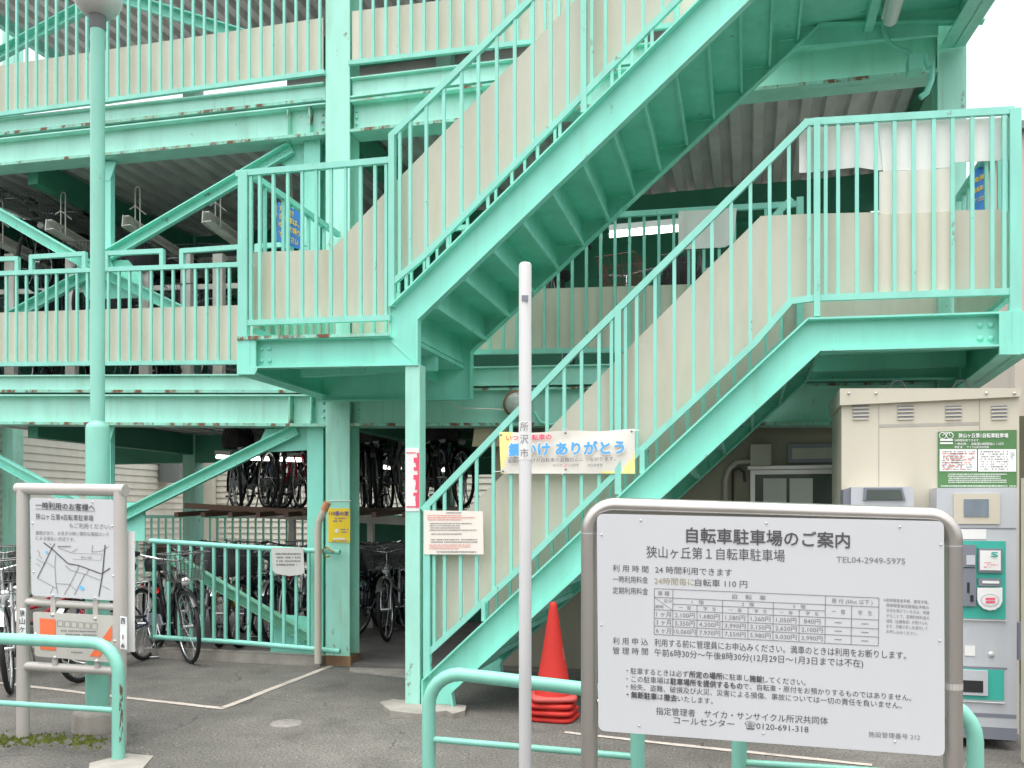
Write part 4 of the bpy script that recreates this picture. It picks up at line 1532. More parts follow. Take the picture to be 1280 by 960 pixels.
# behind the gate and at the far left, on the floor
spots = [
    (b_cov, 328, 8.15, .022, -80, 'dark bicycle behind the notice on the gate'),
    (b_black, 352, 8.75, .022, 96, 'black bicycle deeper in the bay behind the gate notice'),
    (b_silver, 375, 8.3, .022, -84, 'silver bicycle behind the gate beside the drain pipe'),
    (b_cov, 225, 8.7, .022, -70, 'dark covered bicycle behind the left end of the gate'),
    (b_black, 12, 7.6, .022, -55, 'black bicycle at the left edge of the photo under the brace'),
    # the passage
    (b_black, 452, 8.7, .022, -100, 'black bicycle just inside the dark passage beside the column'),
    (b_blue if False else b_cov, 478, 9.2, .022, -95, 'dark bicycle with covered basket in the middle of the passage'),
    (b_silver, 500, 8.9, .022, -80, 'silver bicycle in the passage beside the support post'),
    (b_black, 548, 9.3, .022, -88, 'black bicycle in the dark behind the stair foot notice'),
]
for src, px, Y, z, rz, lab in spots:
    p_ = P(px, 645, Y)
    dup(src, (p_.x, Y, z), D(rz), lab, GRP, D(random.uniform(-4, 4)))
# upper rack at ground level
up_spots = [
    (b_black, 312, 9.0, -40, 'black bicycle on the upper ground level rack, leftmost of the hanging row'),
    (b_cov, 338, 9.05, -52, 'dark bicycle second from the left on the upper ground level rack'),
    (b_red, 356, 9.1, -44, 'red framed bicycle in the middle of the upper ground level rack'),
    (b_black, 378, 9.05, -50, 'black bicycle at the right end of the upper ground level rack beside the brace post'),
    (b_black, 458, 9.2, -62, 'black bicycle on the upper rack inside the passage beside the column'),
    (b_cov, 476, 9.25, -70, 'dark bicycle on the upper rack in the middle of the passage'),
    (b_silver, 496, 9.2, -58, 'silver bicycle on the upper rack beside the support post'),
    (b_black, 540, 9.3, -82, 'black bicycle on the upper rack behind the stair handrail'),
    (b_cov, 566, 9.3, -82, 'dark bicycle on the upper rack behind the second stair baluster'),
]
for src, px, Y, rz, lab in up_spots:
    p_ = P(px, 645, Y)
    dup(src, (p_.x, Y, zr + .04), D(rz), lab, GRP, D(random.uniform(-4, 4)))
more = [
    (b_cov, 302, 9.5, -58, 'dark bicycle at the back of the upper ground level rack, behind the leftmost wheel'),
    (b_black, 326, 9.55, -34, 'black bicycle at the back of the upper ground level rack, behind the first pair'),
    (b_cov, 350, 9.5, -62, 'dark bicycle at the back of the upper ground level rack, behind the red one'),
    (b_black, 368, 9.45, -38, 'black bicycle wedged between the red one and the brace post on the upper rack'),
    (b_black, 447, 9.5, -50, 'black bicycle at the back of the passage upper rack, touching the column edge'),
    (b_black, 487, 9.5, -48, 'black bicycle at the back of the passage upper rack, before the support post'),
    (b_cov, 526, 9.5, -56, 'dark bicycle on the upper rack just right of the support post'),
    (b_black, 556, 9.5, -50, 'black bicycle at the back of the upper rack behind the stair handrail'),
]
for src, px, Y, rz, lab in more:
    p_ = P(px, 645, Y)
    dup(src, (p_.x, Y, zr + .04), D(rz), lab, GRP, D(random.uniform(-6, 6)))
for src, px, Y, rz, lab in [
    (b_cov, 440, 9.6, -70, 'dark bicycle low at the back of the passage beside the column'),
    (b_black, 468, 9.7, -60, 'black bicycle low at the back of the passage, in its middle'),
    (b_black, 490, 9.65, -52, 'black bicycle low at the back of the passage next to the silver one'),
    (b_black, 310, 9.5, -62, 'black bicycle standing under the brown upper rack behind the gate'),
    (b_cov, 245, 9.3, -50, 'dark bicycle standing by the rear fence behind the left of the gate'),
]:
    p_ = P(px, 645, Y)
    dup(src, (p_.x, Y, .022), D(rz), lab, GRP, D(random.uniform(-5, 5)))
# second level racks
for src, px, Y, z, rz, lab in [
    (b_black, 20, 8.1, ZL2 + 1.30, -80, 'black bicycle on the second level upper rack at the left edge'),
    (b_black, 82, 8.25, ZL2 + 1.16, -78, 'dark bicycle on the second level upper rack left of the street lamp'),
    (b_black, 150, 8.3, ZL2 + .62, -80, 'black bicycle on the second level right of the street lamp'),
    (b_cov, 215, 8.4, ZL2 + .60, -82, 'dark bicycle on the second level behind the sloping brace'),
    (b_black, 60, 8.5, ZL2 + .16, -80, 'black bicycle low on the second level rack behind the left railing'),
    (b_cov, 180, 8.5, ZL2 + .16, -80, 'dark bicycle low on the second level rack behind the middle of the railing'),
    (b_silver, 270, 8.5, ZL2 + .16, -82, 'silver bicycle low on the second level rack beside the left landing'),
    (b_black, 35, 8.9, ZL2 + .10, -74, 'black bicycle low on the second level, farthest left behind the hoops'),
    (b_cov, 105, 8.9, ZL2 + .70, -70, 'dark bicycle half way up the second level rack beside the street lamp'),
    (b_black, 160, 9.0, ZL2 + .80, -76, 'black bicycle half way up the second level rack right of the hanger'),
    (b_black, 205, 8.9, ZL2 + .14, -72, 'black bicycle low on the second level between two rack posts'),
    (b_cov, 250, 9.0, ZL2 + .75, -70, 'dark bicycle half way up the second level rack under the sloping brace'),
    (b_black, 292, 9.0, ZL2 + .72, -74, 'black bicycle half way up the second level rack at the left landing post'),
    (b_black, 705, 8.0, ZL2 + .25, -86, 'black bicycle on the second level behind the stairs, nearest the white post'),
    (b_black, 800, 8.3, ZL2 + .06, -96, 'black bicycle with wire basket on the second level under the tube light'),
    (b_cov, 866, 8.4, ZL2 + .06, -92, 'dark bicycle on the second level behind the hung white sheet'),
]:
    p_ = P(px, 645, Y)
    bk = dup(src, (p_.x, Y, z), D(rz), lab, GRP, D(random.uniform(-3, 3)))
    if 'tube light' in lab:
        for ch in bk.children:
            if ch.name.startswith('basket'):
                ch.material_slots[0].link = 'OBJECT'
                ch.material_slots[0].material = M['wire_brown']

# ================================================================== ticket machine
YM = 5.62
tm = thing('ticket_machine_cabinet', 'cream steel cabinet with louvres housing the parking ticket machines', 'cabinet', P(1160, 925, YM))
a, b = P(1052, 502, YM), P(1274, 925, YM)
xm0, xm1 = a.x, b.x
zt_ = P(1160, 497, YM).z
MB().box((xm0, YM, .05), (xm1, YM + .62, zt_)).build('body', 'cream', tm)
mb = MB()
A, B = P(1050, 485.5, YM - .03), P(1276, 485, YM - .03)
C_, D2 = P(1276, 495.5, YM - .03), P(1050, 506.5, YM - .03)
mb.prism([A, B, C_, D2], (0, .70, 0))
mb.build('roof_trim', 'cream', tm)
def px_box(x0, y0, x1, y1, Y, t_, name, m_, parent):
    p0, p1 = P(x0, y0, Y), P(x1, y1, Y)
    return MB().box((p0.x, Y, p1.z), (p1.x, Y + t_, p0.z)).build(name, m_, parent)


for x in (1066, 1122, 1182, 1239):
    mb = MB()
    for i in range(4):
        p0 = P(x, 507.5 + i * 4.6, YM - .004)
        p1 = P(x + 20, 508.7 + i * 4.6, YM - .004)
        mb.box((p0.x, YM - .006, p1.z), (p1.x, YM - .001, p0.z), 0)
        p2 = P(x + 20, 510.6 + i * 4.6, YM - .004)
        mb.box((p0.x, YM - .009, p2.z), (p1.x, YM - .001, p1.z), 1)
    mb.build('louvre', ['mach_dk', 'cream'], tm)
for x0, y0, x1, y1 in ((1098, 504, 1099, 620), (1099, 530.5, 1224, 531.3), (1224, 500, 1225, 540)):
    px_box(x0, y0, x1, y1, YM - .0015, .003, 'panel_seam', 'box_grey', tm)
for x in (1061, 1095, 1233, 1268):
    mb = MB()
    mb.lathe(P(x, 491.5, YM - .032), [(0, -.006), (.008, -.005), (.009, .002)], 8, axis='y')
    mb.build('screw', 'alu', tm)
for x in (1118, 1197):
    mb = MB()
    c_ = P(x + 4, 485, YM + .25)
    mb.tube([c_ + V((-.05, 0, -.005)), c_ + V((-.02, 0, .045)), c_ + V((.02, 0, .045)), c_ + V((.05, 0, -.005))], .007, 6)
    mb.build('lifting_eye', 'mach_dk', tm)
# first machine: only its hood shows above the sign
hd = thing('ticket_machine', 'grey ticket machine whose dark display hood peeks over the large white sign', 'ticket machine', P(1100, 925, YM - .2), 'ticket machines')
YH1 = YM - .22
px_box(1064, 609, 1142, 925, YH1, .215, 'body', 'mach', hd)
MB().plate([(1080, 609.5), (1128, 609.5), (1132, 625), (1079, 625)], YH1 - .012, .012).build('display_hood', 'mach_dk', hd)
MB().plate([(1084, 612), (1126, 612), (1129, 624), (1083, 624)], YH1 - .016, .004).build('display', 'glass', hd)
MB().plate([(1054, 612), (1064, 609.5), (1064, 640), (1054, 640)], YH1 + .03, .17).build('side_flap', 'mach_dk', hd)
# second machine
YH2 = YM - .20
tk = thing('ticket_machine', 'tall grey ticket machine with teal payment panels at the right edge', 'ticket machine', P(1222, 925, YH2), 'ticket machines')
px_box(1171, 610, 1271, 925, YH2, .195, 'body', 'mach', tk)
px_box(1168, 905, 1271.5, 926, YH2 - .006, .1, 'plinth', 'mach_dk', tk)
px_box(1192, 617, 1250, 655, YH2 - .008, .007, 'screen_bezel', 'cream', tk)
px_box(1205, 624, 1236, 646, YH2 - .012, .003, 'screen', 'screen', tk)
px_box(1172, 659.5, 1270, 661, YH2 - .003, .004, 'panel_seam', 'mach_dk', tk)
px_box(1185, 676, 1257, 774, YH2 - .006, .005, 'payment_panel', 'mach_teal', tk)
px_box(1185, 774, 1258, 776.5, YH2 - .012, .011, 'panel_edge', 'white', tk)
px_box(1185, 835, 1255, 876, YH2 - .006, .005, 'change_panel', 'mach_teal', tk)
px_box(1185, 876, 1256, 879, YH2 - .012, .011, 'panel_edge', 'white', tk)
px_box(1200, 681, 1220, 709, YH2 - .026, .018, 'coin_slot_unit', 'mach_dk', tk)
px_box(1208, 694, 1219, 706, YH2 - .030, .003, 'slot_plate', 'mach', tk)
px_box(1200, 710, 1220, 758, YH2 - .022, .014, 'card_reader', 'mach_dk', tk)
px_box(1213, 744, 1217, 752, YH2 - .025, .002, 'slot', 'dark', tk)
px_box(1209, 728, 1212, 741, YH2 - .025, .002, 'slot', 'dark', tk)
px_box(1223, 685.5, 1253, 716, YH2 - .022, .014, 'card_panel', 'mach_dk', tk)
px_box(1225, 688, 1251, 713, YH2 - .026, .003, 'card_sheet', 'white', tk)
px_box(1223, 723, 1251, 733, YH2 - .022, .014, 'ticket_slot', 'mach_dk', tk)
px_box(1228, 726, 1249, 729.5, YH2 - .026, .003, 'slot_label', 'white', tk)
mb = MB()
pts = [(1222, 735)] + [(1253, 735)] + [(1253, 752), (1250, 758), (1244, 762), (1237, 763), (1230, 761), (1224, 756), (1222, 750)]
mb.plate(pts, YH2 - .034, .026)
mb.build('receipt_button', 'white', tk)
mb = MB()
c_ = P(1237.5, 750, YH2 - .036)
mb.lathe(c_, [(.042, .001), (.046, -.001), (.046, .001)], 22, 0, axis='y')
for i, p_ in enumerate(mb.v):
    p_.z = c_.z + (p_.z - c_.z) * .75
mb.build('button_ring', 'mach', tk)
pl = Yp(YH2 - .036)
mb = MB()
for y in (748.5, 752.5):
    stroke(mb, [(1232, y), (1244, y)], 2.6, pl, NF, 0, .002)
pl2 = Yp(YH2 - .027)
scribble(mb, 1228, 702, 1248, 710, 3, pl2, NF, 0, .5, .002)
text(mb, 'S', (1239, 693), (1247, 693), 8, pl2, NF, 1, .03, .002)
pl3 = Yp(YH2 - .001)
mb.build('lettering', ['ink_pink', 'mach_teal'], tk)
px_box(1180, 661.5, 1233, 674, YH2 - .004, .003, 'notice_strip', 'white', tk)
px_box(1206, 807, 1219, 820, YH2 - .004, .003, 'sticker', 'white', tk)
px_box(1198, 837, 1235, 870, YH2 - .020, .014, 'change_tray', 'mach', tk)
px_box(1200, 850, 1229, 866, YH2 - .0225, .002, 'tray_opening', 'dark', tk)
mb = MB()
mb.lathe(P(1239, 818.5, YH2), [(0, -.006), (.014, -.006), (.017, -.003), (.017, .002)], 16, axis='y')
mb.build('key_lock', 'alu', tk)
px_box(1176, 834, 1259, 834.6, YH2 - .002, .003, 'panel_seam', 'mach_dk', tk)
px_box(1171.5, 893, 1270.5, 893.6, YH2 - .002, .003, 'panel_seam', 'mach_dk', tk)
px_box(1271.5, 778, 1277, 825, YH2 + .02, .12, 'side_box', 'mach_dk', tk)
# green information plate on the cabinet
YGn = YM - .008
gs = px_box(1172.5, 539.5, 1271, 609.5, YGn, .006, 'information_plate', 'sign_green', None)
tag(gs, 'green and white information plate with bicycle emblem on the cream cabinet', 'sign')
pl = Yp(YGn)
mb = MB()
def wquad(x0, y0, x1, y1, mi, lift=.002):
    mb.quad(*[pl(x, y) + NF * lift for x, y in ((x0, y1), (x1, y1), (x1, y0), (x0, y0))], mi)


wquad(1174.5, 561.5, 1221, 589, 0)
wquad(1222.5, 561.5, 1270, 589.5, 0)
text(mb, '狭山ヶ丘第1自転車駐車場', (1198, 544.5), (1260, 544.5), 5.6, pl, NF, 0, .02)
text(mb, '24時間利用できます', (1193, 550.5), (1223, 550.5), 3.2, pl, NF, 0, .01)
text(mb, '一時利用 ： 自転車24時間毎に 110円', (1193, 555), (1254, 555), 3.4, pl, NF, 0, .01)
text(mb, '管理 者 ： サイクル所沢共同体', (1193, 559), (1236, 559), 3.2, pl, NF, 0, .01)
for x0 in (1175, 1184):
    c_ = pl(x0 + 3.3, 544.5)
    m_ = [(.016, 0), (.020, -.001), (.020, 0)]
    mb.lathe(c_ + NF * .002, m_, 16, 0, axis='y')
stroke(mb, [(1178, 544.5), (1182, 541), (1186, 541), (1187.5, 544.5)], .8, pl, NF, 0)
for y in (550, 554):
    stroke(mb, [(1175, y), (1191, y)], 2.2, pl, NF, 0)
scribble(mb, 1184, 591.5, 1258, 604, 5, pl, NF, 0, .9)
scribble(mb, 1175, 606, 1270, 609, 1, pl, NF, 0, .7)
scribble(mb, 1177, 563, 1219, 588, 9, pl, NF, 1, .35, .004)
scribble(mb, 1177, 565, 1219, 588, 6, pl, NF, 2, .35, .004)
scribble(mb, 1225, 563, 1260, 588, 8, pl, NF, 1, .35, .004)
scribble(mb, 1263, 565, 1268, 575, 4, pl, NF, 1, .8, .004)
mb.build('lettering', ['ink_white', 'ink_grey', 'ink_red'], gs)

# ================================================================== traffic cones
def cone(z, label, loc, small=False):
    t_ = thing('traffic_cone', label, 'cone', (loc.x, loc.y, z), 'stacked traffic cones')
    c_ = V((loc.x, loc.y, z))
    mb = MB()
    mb.lathe(c_, [(.122, .030), (.110, .075), (.064, .33), (.026, .585), (.021, .61), (.012, .618), (0, .618)], 28)
    mb.build('body', 'cone', t_)
    mb = MB()
    a0 = random.uniform(-.3, .3) + .2
    ring = []
    for rr_, z_ in ((.10, .0), (.145, .0), (.152, .005), (.152, .020), (.145, .026), (.118, .030), (.112, .034)):
        for i in range(40):
            t2 = 2 * math.pi * i / 40
            sq = 1.0 / (abs(math.cos(t2)) ** 5 + abs(math.sin(t2)) ** 5) ** .2 if rr_ > .13 else 1.0
            ring.append(c_ + V((rr_ * sq * .97 * math.cos(t2 + a0), rr_ * sq * .97 * math.sin(t2 + a0), z_)))
    mb.add(ring, [(k_ * 40 + i, k_ * 40 + (i + 1) % 40, (k_ + 1) * 40 + (i + 1) % 40, (k_ + 1) * 40 + i) for k_ in range(6) for i in range(40)], 0, True)
    mb.lathe(c_, [(.112, -.012), (.112, .002)], 24, 1)  # black ring paints the shade in the gap below the rim
    mb.build('base_rim', ['cone_in' if loc is cl else 'cone', 'dark'], t_)
    return t_


cl = G(691.5, 898)
for i, lab in enumerate(('bottommost red traffic cone of the stack, only its base rim visible', 'red traffic cone second from the bottom of the stack, only its rim visible', 'red traffic cone just under the topmost, only its rim visible')):
    cone(.002 + i * .043, lab, cl + V((random.uniform(-.006, .006), random.uniform(-.006, .006), 0)))
tcn = cone(.002 + 3 * .043, 'topmost red traffic cone of the stack, whole and tall', cl)
mb = MB()
c_ = V((cl.x, cl.y, .131))
for i in range(5):
    pass
vs_ = []
for z_, r_ in ((.25, .0785), (.33, .0640)):
    for a_ in (-28, -12, 4):
        t_ = math.radians(a_)
        vs_.append(c_ + V((r_ * math.cos(t_), r_ * math.sin(t_), z_)))
mb.add([vs_[0], vs_[1], vs_[2], vs_[4], vs_[5]], [(0, 1, 3), (1, 2, 4, 3)])
mb.build('green_sticker', 'mach_teal', tcn)

# ================================================================== street lamp
lp = G(122, 908)
lp = V((P(122, 645, 4.52).x, 4.52, 0))
sl_ = thing('street_lamp', 'tall mint street lamp on a worn concrete base behind the map board', 'street lamp', (lp.x, lp.y, 0))
zz = lambda y: P(122, y, 4.52).z
mb = MB()
mb.lathe(lp, [(.068, .12), (.068, zz(536)), (.062, zz(531)), (.044, zz(528)), (.0415, zz(526)), (.0415, zz(34))], 28)
mb.build('pole', 'guard', sl_)
mb = MB()
mb.lathe(lp, [(.0415, zz(38)), (.049, zz(36)), (.049, zz(16)), (.075, zz(12)), (.06, zz(4))], 24)
mb.build('collar', 'meter', sl_)
mb = MB()
zc = zz(-6)
mb.lathe(lp, [(.05, zc - .13)] + [(.142 * math.cos(math.radians(a_)), zc + .142 * math.sin(math.radians(a_))) for a_ in range(-65, 91, 12)], 28)
mb.build('globe', 'lampglass', sl_)
mb = MB()
mb.lathe(lp, [(.145, -.01), (.142, .10), (.130, .125), (.05, .128)], 10)
mb.build('concrete_base', 'concrete', sl_)

# ================================================================== map board
YMB = 4.25
pl = Yp(YMB)
mbd = thing('map_board', 'grey tube framed board with white map panel, left foreground', 'information board', (X_at(92, YMB), YMB, 0))
xl, xr_ = X_at(29, YMB), X_at(149.5, YMB)
za, zb = pl(29, 611).z, pl(149, 615).z
mb = MB()
for x, y0, y1 in ((29, 611, 0), (150, 614, 0)):
    q = pl(x, y0)
    MB().tube([V((q.x, YMB, 0)), V((q.x, YMB, q.z + .0))], .036, 16).build('post', 'frame_grey', mbd)
for (xa, ya), (xb, yb), r_ in (((22, 611), (157, 613), .035), ((29, 752), (150, 759), .022), ((29, 832), (150, 839), .026)):
    MB().tube([pl(xa, ya), pl(xb, yb)], r_, 14).build('crossbar', 'frame_grey', mbd)
YP_ = YMB - .03
pl = Yp(YP_)


def rounded(q, r=6):
    out = []
    n = len(q)
    for i in range(n):
        p, a, b = V((*q[i], 0)), V((*q[i - 1], 0)), V((*q[(i + 1) % n], 0))
        da, db = (a - p).normalized(), (b - p).normalized()
        for t_ in (0, .25, .5, .75, 1):
            s0 = p + da * r * (1 - t_) ** 2 + db * r * t_ ** 2
            out.append((s0.x, s0.y))
    return out


pan = MB().plate(rounded([(37, 622), (142, 624.5), (145.5, 751), (39.5, 744.5)], 5), YP_, .006).build('map_panel', 'white_board', mbd)
mb = MB()
text(mb, '一時利用のお客様へ', (45, 631.5), (119, 634.5), 8, pl, NF, 0, .012)
stroke(mb, [(45, 636), (119, 639)], .7, pl, NF, 1)
text(mb, '狭山ヶ丘第4自転車駐車場', (45, 645.5), (117, 648), 7.5, pl, NF, 0, 0)
text(mb, 'もご利用ください。', (87, 657), (139, 658.5), 6.6, pl, NF, 1, 0)
text(mb, '屋根があり、お急ぎの時に便利な電磁ロック', (45, 666), (136.5, 668), 5, pl, NF, 1, 0)
text(mb, 'による後払い方式です。', (45, 672.5), (94, 674.5), 5, pl, NF, 1, 0)
z2 = lambda pts: [(20 + x * 145 / 898, 610 + y * 155 / 960) for x, y in pts]
for pts, ww, mi in (
    ([(303, 430), (278, 470), (168, 697)], 1.0, 0), ([(215, 422), (280, 470), (405, 585), (490, 600), (665, 665), (730, 620)], 1.3, 0),
    ([(692, 440), (672, 665), (643, 838)], 1.3, 0), ([(168, 697), (318, 778)], .6, 1), ([(310, 515), (303, 600), (310, 730), (325, 815)], .6, 1),
    ([(310, 740), (415, 745)], .6, 1), ([(490, 605), (425, 740), (375, 825)], .7, 1), ([(535, 665), (455, 825)], .8, 1), ([(385, 600), (420, 635), (540, 668), (655, 715)], .6, 1),
    ([(415, 745), (465, 790)], .5, 1), ([(565, 630), (545, 668)], .6, 1), ([(230, 570), (300, 615)], .5, 1), ([(160, 545), (230, 590)], .5, 1), ([(668, 755), (730, 788)], .6, 1),
    ([(335, 465), (430, 500), (478, 470)], .6, 1), ([(595, 440), (590, 495), (660, 490), (720, 452)], .6, 1), ([(290, 765), (268, 815)], .5, 1), ([(160, 585), (190, 605)], .5, 1),
    ([(440, 505), (670, 512), (660, 560), (440, 550)], .35, 1), ([(260, 430), (275, 440)], .6, 1), ([(165, 480), (185, 500), (180, 520), (205, 545)], .5, 1)):
    stroke(mb, z2(pts), ww, pl, NF, mi)
text(mb, '狭山ヶ丘駅', *z2([(505, 536), (588, 540)]), 3.2, pl, NF, 1, 0)
scribble(mb, 71, 681, 94, 685, 1, pl, NF, 1, .6)
for q in ([(490, 750), (533, 770), (520, 795), (487, 770)], [(235, 483), (253, 497), (246, 512), (230, 500)]):
    mb.quad(*[pl(x, y) + NF * .003 for x, y in z2(q)], 2)
mb.build('lettering', ['ink', 'ink_grey', 'map_blue'], pan)
for x, y in ((41, 654), (140.5, 657.5), (42, 715), (142, 720), (66, 744), (118.5, 747), (62, 626), (116, 627.5)):
    m2 = MB()
    m2.lathe(pl(x, y), [(0, -.006), (.005, -.005), (.006, .001)], 8, axis='y')
    m2.build('screw', 'alu', pan)
pan2 = MB().plate(rounded([(41, 764.5), (148, 770), (148, 829), (43.5, 820)], 4), YP_, .006).build('lower_panel', mat('grey_panel', (0.50, 0.48, 0.44), .45, var=.04, dirt=.12), mbd)
mb = MB()
z3 = lambda x, y: (20 + x * 145 / 1280, 755 + y * 95 / 839)
q = lambda pts, mi: mb.add([pl(*z3(*p)) + NF * .002 for p in pts], [tuple(range(len(pts)))], mi)
q([(270, 500), (445, 515), (438, 170), (262, 155)], 0)
q([(815, 575), (925, 585), (1065, 375), (1062, 230)], 0)
mb2 = MB()
ttl = '放置自転車禁止'[:6]
for i, ch in enumerate('放置は駐輪禁'):
    cx, cy = 490 + i * 76, 215 + i * 6
    pts = [z3(cx - 30, cy - 32), z3(cx + 30, cy - 30), z3(cx + 30, cy + 32), z3(cx - 30, cy + 30), z3(cx - 30, cy - 32)]
    stroke(mb, pts, .5, pl, NF, 1)
scribble(mb, *z3(490, 275), *z3(895, 310), 1, pl, NF, 1, .6, .003, .03)
scribble(mb, *z3(540, 315), *z3(895, 350), 1, pl, NF, 1, .6, .003, .03)
scribble(mb, *z3(460, 355), *z3(895, 385), 1, pl, NF, 1, .6, .003, .03)
scribble(mb, *z3(610, 515), *z3(735, 545), 1, pl, NF, 1, .6, .003, .03)
mb.build('lettering', ['orange', 'ink_grey'], pan2)
for x, y in ((405, 120), (875, 160), (215, 335), (1095, 410), (428, 590), (888, 632)):
    m2 = MB()
    m2.lathe(pl(*z3(x, y)), [(0, -.008), (.008, -.007), (.010, .001)], 10, axis='y')
    m2.build('bolt', 'alu', pan2)
# straps holding panels to bars, stickers on the posts
for x, y0, y1 in ((66, 742, 766), (119, 746, 770), (68, 820, 834), (121, 824, 838)):
    px_box(x - 3, y0, x + 3, y1, YP_ + .007, .01, 'strap', 'frame_grey', mbd)
pl = Yp(YMB - .038)
s1 = MB().plate([(24.5, 760), (32, 760.5), (32, 795), (24.5, 794.5)], YMB - .038, .003).build('post_sticker', 'white', mbd)
mb = MB()
vtext(mb, '狭山ケ', 28.2, [766.5, 776.5, 787], 8, pl, NF, 0, .01, 6.2)
mb.build('lettering', 'ink', s1)
s2_ = MB().plate([(150, 770), (158.5, 771.5), (158.5, 812), (150, 811)], YMB - .038, .003).build('post_sticker', 'white', mbd)
mb = MB()
vtext(mb, '西16', 154, [776, 796, 806.5], 7.5, pl, NF, 0, .01, 5.5)
mb.build('lettering', 'ink', s2_)
px_box(158.5, 664, 168, 815, YMB + .04, .004, 'side_strip', 'white', mbd)

# ================================================================== guard pipes
YGD = 4.0


def guard(name_label, top, legs, low, close_left, close_right, base=None):
    t_ = thing('guard_pipe', name_label, 'barrier', (P((top[0][0] + top[1][0]) / 2, 900, YGD).x, YGD, 0), 'mint guard pipes')
    A, B = P(*top[0], YGD), P(*top[1], YGD)
    rad = .16
    pts = []
    if close_left:
        pts += [V((A.x, YGD, 0))]
        for i in range(7):
            a_ = math.pi - i * math.pi / 12
            pts.append(V((A.x + rad + rad * math.cos(a_), YGD, A.z - rad + rad * math.sin(a_))))
    else:
        pts += [A]
    if close_right:
        for i in range(7):
            a_ = math.pi / 2 - i * math.pi / 12
            pts.append(V((B.x - rad + rad * math.cos(a_), YGD, B.z - rad + rad * math.sin(a_))))
        pts += [V((B.x, YGD, 0))]
    else:
        pts += [B]
    MB().tube(pts, .033, 16).build('top_pipe', 'guard', t_)
    C_, D2 = P(*low[0], YGD), P(*low[1], YGD)
    MB().tube([C_, D2], .016, 12).build('lower_pipe', 'guard', t_)
    for x in legs:
        x_ = X_at(x, YGD)
        z_ = A.z + (B.z - A.z) * (x_ - A.x) / (B.x - A.x)
        MB().tube([V((x_, YGD, 0)), V((x_, YGD, z_ - .02))], .03, 14).build('leg', 'guard', t_)
    return t_


g1 = guard('mint guard pipe with rust streaked end post left in front of the map board', [(-260, 786), (148, 805)], [-160], [(-260, 862), (146, 888)], False, True)
mb = MB()
rr = random.Random(2)
q0 = P(148, 830, YGD)
for i in range(26):
    z_ = q0.z * rr.uniform(.2, .78)
    a_ = math.radians(rr.uniform(-42, -12))
    h = rr.uniform(.008, .03)
    wd = rr.uniform(.05, .22)
    vs_ = [V((q0.x + .0335 * math.cos(a_ + s2 * wd), YGD + .0335 * math.sin(a_ + s2 * wd), z_ + dz)) for s2, dz in ((-.5, -h), (.5, -h * .7), (.6, h * .6), (-.3, h))]
    mb.add(vs_, [(0, 1, 2, 3)])
mb.build('rust_patch', 'wire_brown', g1)
g2 = guard('mint guard pipe in the middle foreground behind the white post', [(536, 841), (797, 866)], [], [(540, 924), (793, 946)], True, True)
g3 = guard('mint guard pipe behind the lower right of the large white sign', [(924, 858), (1219, 878)], [], [(926, 953), (1214, 972)], True, True)

# ================================================================== white post with place name
YW = 3.72
xw = X_at(656.5, YW)
ztop = P(656.5, 330, YW).z
wp = thing('sign_post', 'slim white post lettered with the city name standing mid foreground', 'post', (xw, YW, 0))
mb = MB()
mb.lathe(V((xw, YW, 0)), [(.0275, 0), (.0275, ztop - .004), (.022, ztop + .004), (0, ztop + .006)], 20)
mb.build('pole', 'white_post', wp)
pl = Yp(YW - .0275)
MB().plate([(652, 369), (660, 369), (660, 376), (652, 376)], YW - .030, .006).build('dark_tag', 'mach_dk', wp)
mb = MB()
vs_ = []
n = 10
for z_ in (P(656, 575, YW).z, P(656, 527, YW).z):
    for i in range(n + 1):
        a_ = math.radians(180 + 180 * i / n)
        vs_.append(V((xw + .0283 * math.cos(a_), YW + .0283 * math.sin(a_), z_)))
mb.add(vs_, [(i, i + 1, n + 2 + i, n + 1 + i) for i in range(n)], 0, True)
mb.build('name_sticker', 'white', wp)
mb = MB()
vtext(mb, '所沢市', 655.5, [533.5, 549, 566.5], 11.5, pl, NF, 0, .0, 10.5, .0035)
mb.build('lettering', 'ink_grey', wp)

# ================================================================== the large sign
yaw = math.radians(3.4)
nS = V((math.sin(yaw), -math.cos(yaw), 0))       # towards the street
S0 = P(747, 780, 3.30)
plS = lambda x, y, o=0.0: on_plane(x, y, S0 + nS * o, nS)
sg = thing('notice_sign', 'large white bicycle parking price notice in a round cornered steel tube frame', 'sign', (plS(965, 800).x, plS(965, 800).y, 0))
qd = rounded([(746, 642), (1180, 651.5), (1181, 945.5), (748, 913.5)], 9)
pan = MB().prism([plS(x, y) for x, y in qd], -nS * .008).build('panel', 'white_board', sg)
